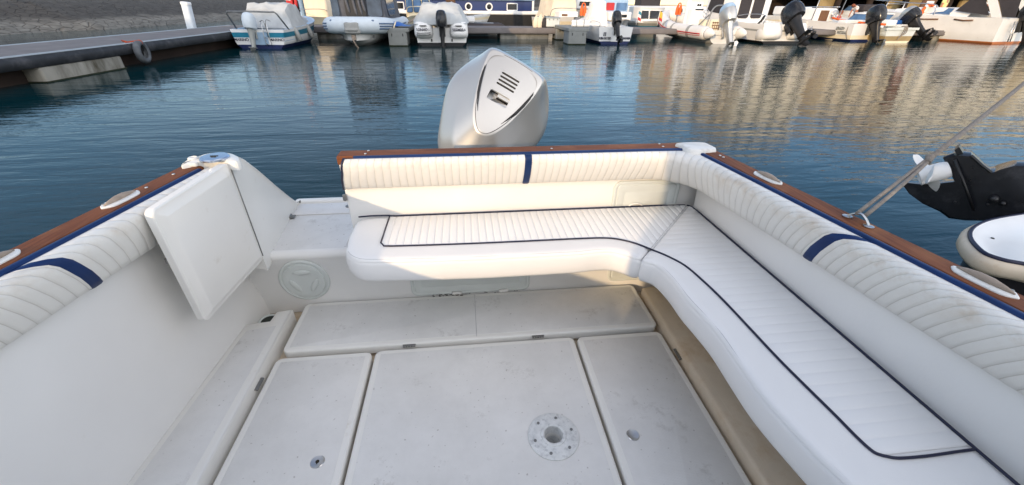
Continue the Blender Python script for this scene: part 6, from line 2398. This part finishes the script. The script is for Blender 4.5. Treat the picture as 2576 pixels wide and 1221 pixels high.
# ---------------------------------------------------------------- things lying about on the pontoons
def small_things():
    DZ = .24                                         # top of the pontoon deck
    c = atY(1391, 61, 22.0)
    t = thing('dock_box', 'grey ribbed dock box standing on the pontoon in front of the sailing boat', 'box', (c.x, 22.2, DZ))
    b = MB(); b.bbox((0, 0, .22), (.66, .5, .38), .03); b.build('body', 'hatch_grey', t, auto=40)
    b = MB(); b.bbox((0, 0, .43), (.70, .54, .06), .02); b.build('lid', 'deck_edge', t, auto=40)
    for x in (-.2, 0, .2): b = MB(); b.box((x, -.272, .36), (.05, .03, .06)); b.build('latch', 'boat_grey', t)
    c = atY(1357, 60, 22.0)
    t = thing('sack', 'pale cream sacks slumped on the pontoon left of the black bag', 'sack', (c.x, 22.2, DZ))
    b = MB()
    for dx, h, r in ((-.16, .5, .14), (.06, .56, .15), (.2, .45, .13)):
        b.loft([[Vector((dx+r*k*math.cos(2*PI*q/12)+.03*z, r*k*.8*math.sin(2*PI*q/12), z*h)) for q in range(12)] for z, k in ((0, .8), (.2, 1.05), (.6, .95), (.85, .55), (1, .25), (1.1, .4))], True, True, True)
    b.build('cloth', 'canvas_cream', t, auto=60)
    c = atY(1371, 60, 22.0)
    t = tag(None or _bag('bag', (c.x, 22.15, DZ)), 'small black bag on the pontoon between the sacks and the grey dock box', 'bag')
    c = atY(1420, 62, 21.9)
    t = thing('towel', 'crumpled white towel on the pontoon right of the grey dock box', 'towel', (c.x, 21.9, DZ))
    b = MB()
    b.loft([[Vector((-.3+.6*i/9, -.2+.4*j/6, .03+.14*abs(mnoise.noise(Vector((i*.6, j*.5, 2))))*math.sin(PI*j/6))) for j in range(7)] for i in range(10)], False)
    b.build('cloth', 'canvas_white', t, auto=60)
    # stack of white fenders on the finger
    c = atY(1462, 68, 19.6)
    t = thing('fender_stack', 'bundle of long white fenders lying on the finger pontoon', 'fender', (c.x, 19.7, DZ+.14), R(-12))
    for k, (dy, dz) in enumerate(((0, .08), (.14, .08), (.07, .20))):
        b = MB(); b.lathe([(.02, -.42), (.075, -.38), (.08, 0), (.075, .38), (.02, .42)], (0, dy, dz), Matrix.Rotation(R(90), 3, 'Y'), 12); b.build('fender_tube', 'white', t, auto=50)
    b = MB()
    for x in (-.2, .12): b.tube([(x+.01, .07+.17*math.cos(a*PI/6), .12+.17*math.sin(a*PI/6)) for a in range(12)], .014, 5, closed=True)
    b.each('lashing', 'boat_grey', t)
    # blue tarpaulin over the left finger
    c = atY(1006, 72, 18.3)
    t = thing('tarpaulin', 'bright blue tarpaulin bundle draped over the left end of the grey finger', 'tarpaulin', (c.x-.25, 18.75, WATER+.63))
    b = MB()
    rows = []
    for i in range(14):
        f = i/13
        row = []
        for j in range(9):
            g = j/8
            x = -.25+.85*f; yy = -.36+.72*g
            z = .05+.16*math.sin(PI*g)*math.sin(PI*min(1, f+.1))+.05*mnoise.noise(Vector((x*5, yy*5, 1)))
            if f < .22: z -= (.22-f)*2.4; x = -.13-.02*f
            row.append(Vector((x, yy, z)))
        rows.append(row)
    b.loft(rows, False); b.build('sheet', 'bluepaint', t, auto=60)
    b = MB(); b.tube(catmull([(.1, -.37, .20), (.02, -.44, .0), (.05, -.46, -.2)], 4), .03, 6); b.build('strap', 'cream', t)
    # orange life jackets
    for u, v, y, lab in ((1466, 40, 23.2, 'orange life jacket hung upright behind the stack of white fenders'), (1705, 38, 24.0, 'orange life jacket hanging behind the red striped inflatable')):
        c = atY(u, v, y)
        t = thing('life_jacket', lab, 'life jacket', (c.x, y, c.z), 0, 'orange life jackets')
        for s in (-1, 1):
            b = MB(); b.loft([[Vector((s*.085+x, yy, z)) for x, yy in superell(w_, -.06, .06, 12)] for z, w_ in ((0, .06), (.05, .085), (.28, .08), (.40, .055), (.46, .03))], True, True, True); b.build('panel', 'orange', t, auto=50)
        b = MB(); b.tube(catmull([(-.09, 0, .42), (-.05, 0, .54), (.05, 0, .54), (.09, 0, .42)], 4), .03, 6); b.build('collar', 'orange', t)
        b = MB(); b.tube([(0, .08, -.95 if y > 23.5 else -.5), (0, .08, .5)], .02, 6); b.build('hook_pole', 'steel_dull', t)
    # safety post with lifebuoy at the far left
    c = atY(737, 40, 22.4)
    t = thing('safety_post', 'red and white banded safety post with a red lifebuoy on it', 'post', (c.x, 22.4, DZ))
    b = MB()
    for k in range(6):
        b.mi_(k % 2); b.box((-.12+.035*k, 0, 2.1-.36*k-.18), (.26, .10, .36), Matrix.Rotation(R(6), 3, 'Y'))
    b.build('banded_board', ['white', 'red'], t)
    b = MB(); b.tube([(.18+.10*math.cos(2*PI*k/24), -.02+.06*math.sin(2*PI*k/24), .95+.34*math.sin(2*PI*k/24+.3)) for k in range(24)], .07, 8, closed=True); b.build('lifebuoy', 'red', t)
    b = MB(); b.bbox((.14, .12, 1.0), (.34, .16, 1.5), .05); b.build('back_board', 'quay_dark', t, auto=40)
    b = MB(); b.tube(catmull([(.05, -.08, .55), (.2, -.10, .35), (.32, -.06, .15), (.22, -.1, .05), (.4, -.05, .02)], 5), .05, 6); b.build('coiled_line', 'rope', t)
    # lifebuoy on the right
    c = atY(2331, 40, 23.0)
    t = thing('lifebuoy', 'orange ring lifebuoy propped on the pontoon at the leaning brown pile', 'lifebuoy', (c.x, 23.0, c.z-.05), R(-14))
    b = MB(); b.tube([(.27*math.cos(2*PI*k/24), .06, .30+.27*math.sin(2*PI*k/24)) for k in range(24)], .075, 8, closed=True); b.build('ring', 'orange', t)
    b = MB()
    for k in range(4): a = PI/4+k*PI/2; q = Vector((.27*math.cos(a), .06, .30+.27*math.sin(a))); tdir = Vector((-math.sin(a), 0, math.cos(a))); b.tube([q-tdir*.05, q+tdir*.05], .079, 10, cap=False)
    b.each('band', 'white', t)
    b = MB(); b.bbox((0, .18, .0), (.36, .08, 1.5), .02); b.build('stand', 'boat_white', t, auto=40)
    # little flags
    for u, v, y, cols, lab in ((1601, 57, 21.9, ('teal', 'white', 'red'), 'small green, white and red flag on a short staff at the pontoon edge'), (1640+14, 58, 21.6, ('yellow', 'yellow', 'red'), 'small yellow and red flag near the inflatable bow')):
        c = atY(u, v, y)
        t = thing('flag', lab, 'flag', (c.x, y, c.z))
        b = MB(); b.tube([(0, 0, -.1), (.03, 0, .52)], .012, 6); b.build('staff', 'white', t)
        b = MB()
        for k, m in enumerate(cols):
            b.mi_(list(dict.fromkeys(cols)).index(m))
            b.loft([[Vector((.02+.17*j/4+.01*k, .03*math.sin(j*1.6), .50-.13*(k+e)-.10*(j/4)**2)) for j in range(5)] for e in (0, 1)], False)
        b.build('cloth', list(dict.fromkeys(cols)), t)


def _bag(name, loc):
    b = MB()
    b.loft([[Vector((r*math.cos(2*PI*q/14), r*.7*math.sin(2*PI*q/14), z)) for q in range(14)] for z, r in ((0, .13), (.05, .16), (.22, .17), (.36, .12), (.42, .05))], True, True, True)
    b.tube(catmull([(-.06, 0, .40), (0, 0, .52), (.06, 0, .40)], 4), .012, 5)
    o = b.build(name, 'canvas_dark', None, auto=60); o.location = loc
    return o


small_things()


# ---------------------------------------------------------------- people
def skinned(name, pts, edges, m, parent, sub=1):
    """one continuous skinned surface; pts = {name: (pos, radius)}"""
    keys = list(pts)
    me = bpy.data.meshes.new(name)
    me.from_pydata([tuple(pts[k][0]) for k in keys], [(keys.index(a), keys.index(b_)) for a, b_ in edges], [])
    o = bpy.data.objects.new(name, me); COL.objects.link(o); o.parent = parent
    sk = o.modifiers.new('skin', 'SKIN'); sk.use_smooth_shade = True
    sv = me.skin_vertices[0].data if me.skin_vertices else None
    if sv is None:
        lay = me.attributes
    for i, k in enumerate(keys):
        r = pts[k][1]
        sv[i].radius = (r, r) if not isinstance(r, tuple) else r
        sv[i].use_root = (i == 0)
    s = o.modifiers.new('subdivision', 'SUBSURF'); s.levels = sub; s.render_levels = sub
    me.materials.append(MAT[m])
    return o


def person(label, loc, rz, pose, top, trousers, hair, skin='skin_sun', scale=1.0):
    t = thing('person', label, 'person', loc, rz)
    J = {k: Vector(v)*scale for k, v in pose.items()}
    S = scale
    P = {'pelvis': (J['pelvis'], .115*S), 'waist': (J['pelvis'].lerp(J['chest'], .45), .11*S), 'chest': (J['chest'], .125*S), 'neck': (J['neck'], .055*S),
         'jaw': (J['neck'].lerp(J['head'], .45), .066*S), 'head': (J['head'], .092*S), 'crown': (J['head']+(J['head']-J['neck']).normalized()*.08*S, .062*S)}
    E = [('pelvis', 'waist'), ('waist', 'chest'), ('chest', 'neck'), ('neck', 'jaw'), ('jaw', 'head'), ('head', 'crown')]
    for s in ('l', 'r'):
        P['sh'+s] = (J['sh'+s], .062*S); P['el'+s] = (J['el'+s], .045*S); P['wr'+s] = (J['wr'+s], .032*S)
        d = (J['wr'+s]-J['el'+s]).normalized()
        P['pa'+s] = (J['wr'+s]+d*.06*S, .032*S)
        E += [('chest', 'sh'+s), ('sh'+s, 'el'+s), ('el'+s, 'wr'+s), ('wr'+s, 'pa'+s)]
        side = d.cross(Vector((0, 1, .3))).normalized()
        for q in range(4):
            f0 = J['wr'+s]+d*.09*S+side*(.011*(q-1.5)*2)*S
            P[f'f{q}a{s}'] = (f0, .010*S); P[f'f{q}b{s}'] = (f0+d*(.045-.006*abs(q-1.5))*S+Vector((0, 0, -.012*S)), .008*S)
            E += [('pa'+s, f'f{q}a{s}'), (f'f{q}a{s}', f'f{q}b{s}')]
        P['tha'+s] = (J['wr'+s]+d*.05*S+side*.045*S, .011*S); E += [('pa'+s, 'tha'+s)]
        P['hip'+s] = (J['hip'+s], .088*S); P['kn'+s] = (J['kn'+s], .062*S); P['an'+s] = (J['an'+s], .042*S); P['toe'+s] = (J['an'+s]+Vector((0, -.17, -.05))*S, .035*S)
        E += [('pelvis', 'hip'+s), ('hip'+s, 'kn'+s), ('kn'+s, 'an'+s), ('an'+s, 'toe'+s)]
    body = skinned('body', P, E, skin, t)
    g = lambda k, f: (P[k][0], P[k][1]+f*S)
    Pt = {k: g(k, .022) for k in ('waist', 'pelvis', 'chest')}
    Pt['neckb'] = (P['chest'][0].lerp(P['neck'][0], .75), .07*S)
    for s in ('l', 'r'):
        Pt['sh'+s] = g('sh'+s, .018); Pt['up'+s] = (P['sh'+s][0].lerp(P['el'+s][0], .65), .068*S)
    skinned('shirt', Pt, [('waist', 'pelvis'), ('waist', 'chest'), ('chest', 'neckb')]+[('chest', 'sh'+s) for s in 'lr']+[('sh'+s, 'up'+s) for s in 'lr'], top, t)
    Pl = {'pelvis': (P['pelvis'][0]+Vector((0, 0, -.04*S)), .135*S)}
    El = []
    for s in ('l', 'r'):
        Pl['hip'+s] = g('hip'+s, .018); Pl['kn'+s] = g('kn'+s, .018); Pl['sn'+s] = (P['kn'+s][0].lerp(P['an'+s][0], .8), .065*S)
        El += [('pelvis', 'hip'+s), ('hip'+s, 'kn'+s), ('kn'+s, 'sn'+s)]
    skinned('trousers', Pl, El, trousers, t)
    h = J['head']; up = (J['head']-J['neck']).normalized()
    fr = Vector((0, -1, 0)); fr = (fr-up*fr.dot(up)).normalized()
    b = MB(); b.ell(h+up*.035*S-fr*.018*S, (.102*S, .106*S, .098*S), 16, 10); b.build('hair', hair, t)
    b = MB()
    for q in (-1, 1): b.ell(h+fr*.082*S+Vector((q*.034*S, 0, .006*S)), (.011*S, .008*S, .008*S), 8, 5)
    b.each('eyes', 'cloth_dark', t)
    b = MB(); b.ell(h+fr*.098*S-up*.018*S, (.013*S, .018*S, .022*S), 8, 6); b.ell(h+fr*.080*S-up*.055*S, (.026*S, .010*S, .007*S), 8, 5); b.build('nose_and_mouth', skin, t)
    return t


STAND = dict(pelvis=(0, 0, .98), chest=(0, .01, 1.34), neck=(0, .01, 1.52), head=(0, -.01, 1.64), shl=(-.19, .01, 1.43), shr=(.19, .01, 1.43), ell=(-.26, .05, 1.15), elr=(.27, .04, 1.14), wrl=(-.25, -.06, .93), wrr=(.26, -.08, .92), hipl=(-.095, 0, .92), hipr=(.095, 0, .92), knl=(-.10, -.02, .50), knr=(.11, -.03, .50), anl=(-.11, .02, .08), anr=(.13, .0, .08))
c = atY(2369, 23, 22.9)
person('man standing on the pontoon in a pale yellow shirt and dark trousers', (c.x, 22.9, .235), R(200), STAND, 'shirt_yellow', 'cloth_dark', 'hair_dark')
BEND = dict(pelvis=(.18, 0, .88), chest=(-.06, -.05, 1.14), neck=(-.22, -.08, 1.22), head=(-.34, -.10, 1.24), shl=(-.10, -.20, 1.14), shr=(-.10, .12, 1.16), ell=(-.16, -.24, .88), elr=(-.18, .12, .90), wrl=(-.22, -.22, .66), wrr=(-.26, .06, .68), hipl=(.18, -.10, .82), hipr=(.18, .10, .82), knl=(.06, -.11, .46), knr=(.10, .11, .46), anl=(.16, -.10, .08), anr=(.2, .11, .08))
c = atY(2155, 24, 28.6)
person('person bending forward in a white top over the windscreen boat', (c.x-.05, 28.6, c.z-1.02), 0, BEND, 'shirt_white', 'cloth_dark', 'hair_red')
SIT = dict(pelvis=(0, .1, .46), chest=(0, .06, .80), neck=(0, .04, .96), head=(0, 0, 1.08), shl=(-.17, .06, .88), shr=(.17, .06, .88), ell=(-.24, -.02, .62), elr=(.24, -.02, .62), wrl=(-.14, -.22, .55), wrr=(.14, -.22, .55), hipl=(-.09, .06, .44), hipr=(.09, .06, .44), knl=(-.11, -.34, .46), knr=(.12, -.34, .46), anl=(-.11, -.36, .08), anr=(.12, -.36, .08))
c = atY(2116, 34, 25.4)
person('seated red haired person whose head shows over the fishing boat cuddy', (c.x, 25.4, c.z-1.05), R(30), SIT, 'red', 'cloth_dark', 'hair_red')
c = atY(2470, 14, 23.6)
person('person in a white vest leaning on the rail of the large sport cruiser', (c.x, 23.6, c.z-1.28), R(20), dict(STAND, elr=(.36, -.16, 1.26), wrr=(.56, -.30, 1.22)), 'shirt_white', 'cloth_dark', 'hair_dark')


# ---------------------------------------------------------------- pier, quay and town behind
def pier():
    t = thing('pier', 'dark timber pier on piles with tan concrete panels behind the right hand boats', 'pier', (45, 36, WATER))
    x0, x1 = -16.5, 30
    b = MB(); b.bbox(((x0+x1)/2, 2.2, 2.55), (x1-x0, 9, .5), .05); b.build('deck', 'quay_dark', t, auto=40)
    b = MB(); b.box(((x0+x1)/2, 5.5, 1.0), (x1-x0, .4, 3.2)); b.build('back_wall', 'quay_dark', t)
    for xx in (-15, -12.2, -9, -5, -1, 3, 8, 13, 18, 23):
        b = MB(); b.cyl((xx, -1.6, -2), (xx, -1.6, 2.3), .22, n=12); b.build('pile', 'quay_dark', t)
    for xa, xb in ((-16.3, -14.9), (-10.3, -6.6), (-3.5, 1.5), (9, 14)):
        b = MB(); b.bbox(((xa+xb)/2, -1.2, 1.25), (xb-xa, .35, 2.1), .04); b.build('concrete_panel', 'quay_tan', t, auto=40)
    b = MB()
    xa = atY(2230, 10, 34.3).x-45; xb = atY(2274, 10, 34.3).x-45
    for xx in (xa, xb): b.cyl((xx, -1.75, .2), (xx, -1.75, 2.3), .05, n=8)
    for z in (.55, .95, 1.35, 1.75, 2.15): b.cyl((xa, -1.75, z), (xb, -1.75, z), .035, n=8)
    b.build('ladder', 'steel', t)
    return t


pier()


def building(label, x0, x1, y, h, floors, cols, m, depth=10):
    t = thing('apartment_block', label, 'building', ((x0+x1)/2, y, .6), 0, 'apartment blocks above the pier')
    W_ = x1-x0
    b = MB(); b.box((0, depth/2, h/2), (W_, depth, h)); wl = b.build('wall', m, t)
    b = MB(); b.bbox((0, depth/2, h+.25), (W_+.8, depth+.8, .5), .1); b.build('roof', 'roof_tile', t, auto=40)
    b = MB()
    for f in range(floors):
        for c_ in range(cols):
            xx = -W_/2+W_*(c_+.5)/cols; z = h*(f+.55)/floors
            b.box((xx, -.012, z), (1.0, .06, 1.4))
    o = b.each('window', 'window_dark', wl)


sheet('quay_ground', 16, 41, 140, 110, 1.6, 'quay_tan')
building('low ochre apartment block at the left end of the row', 27, 35.5, 54, 10.5, 4, 3, 'facade')
building('tall cream apartment block', 36.5, 46, 53, 14.5, 5, 4, 'facade_pale')
building('sandy apartment block with a lower roof', 47, 56, 51, 12, 4, 4, 'facade')
building('widest cream apartment block', 57, 73, 50, 15, 5, 6, 'facade_pale')
building('pale apartment block between the two tallest', 74.5, 86, 49, 12.5, 4, 4, 'facade_pale')
building('sandy apartment block at the far right', 87, 108, 49, 15, 5, 7, 'facade')


def shade_shed():
    """made-up shed added unseen behind the viewer; its long evening shadow covers the left of the basin."""
    t = thing('shade_shed', 'added unseen shed behind the viewer, shading the left of the basin', 'building', (-49, -17, 0))
    b = MB(); b.box((0, 0, 5.0), (61, 6, 10.0)); b.build('wall', 'shed', t)
    b = MB(); b.loft([[Vector((x, y, z)) for y, z in ((-3.3, 10.0), (0, 11.0), (3.3, 10.0), (3.3, 9.9), (-3.3, 9.9))] for x in (-30.8, 30.8)], True, True, True, smooth=False); b.build('roof', 'roof_tile', t)
    b = MB()
    for k in range(8): b.box((-26+7.2*k, 3.02, 2.2), (3.2, .08, 4.2))
    b.each('loading_door', 'boat_grey', t)


shade_shed()
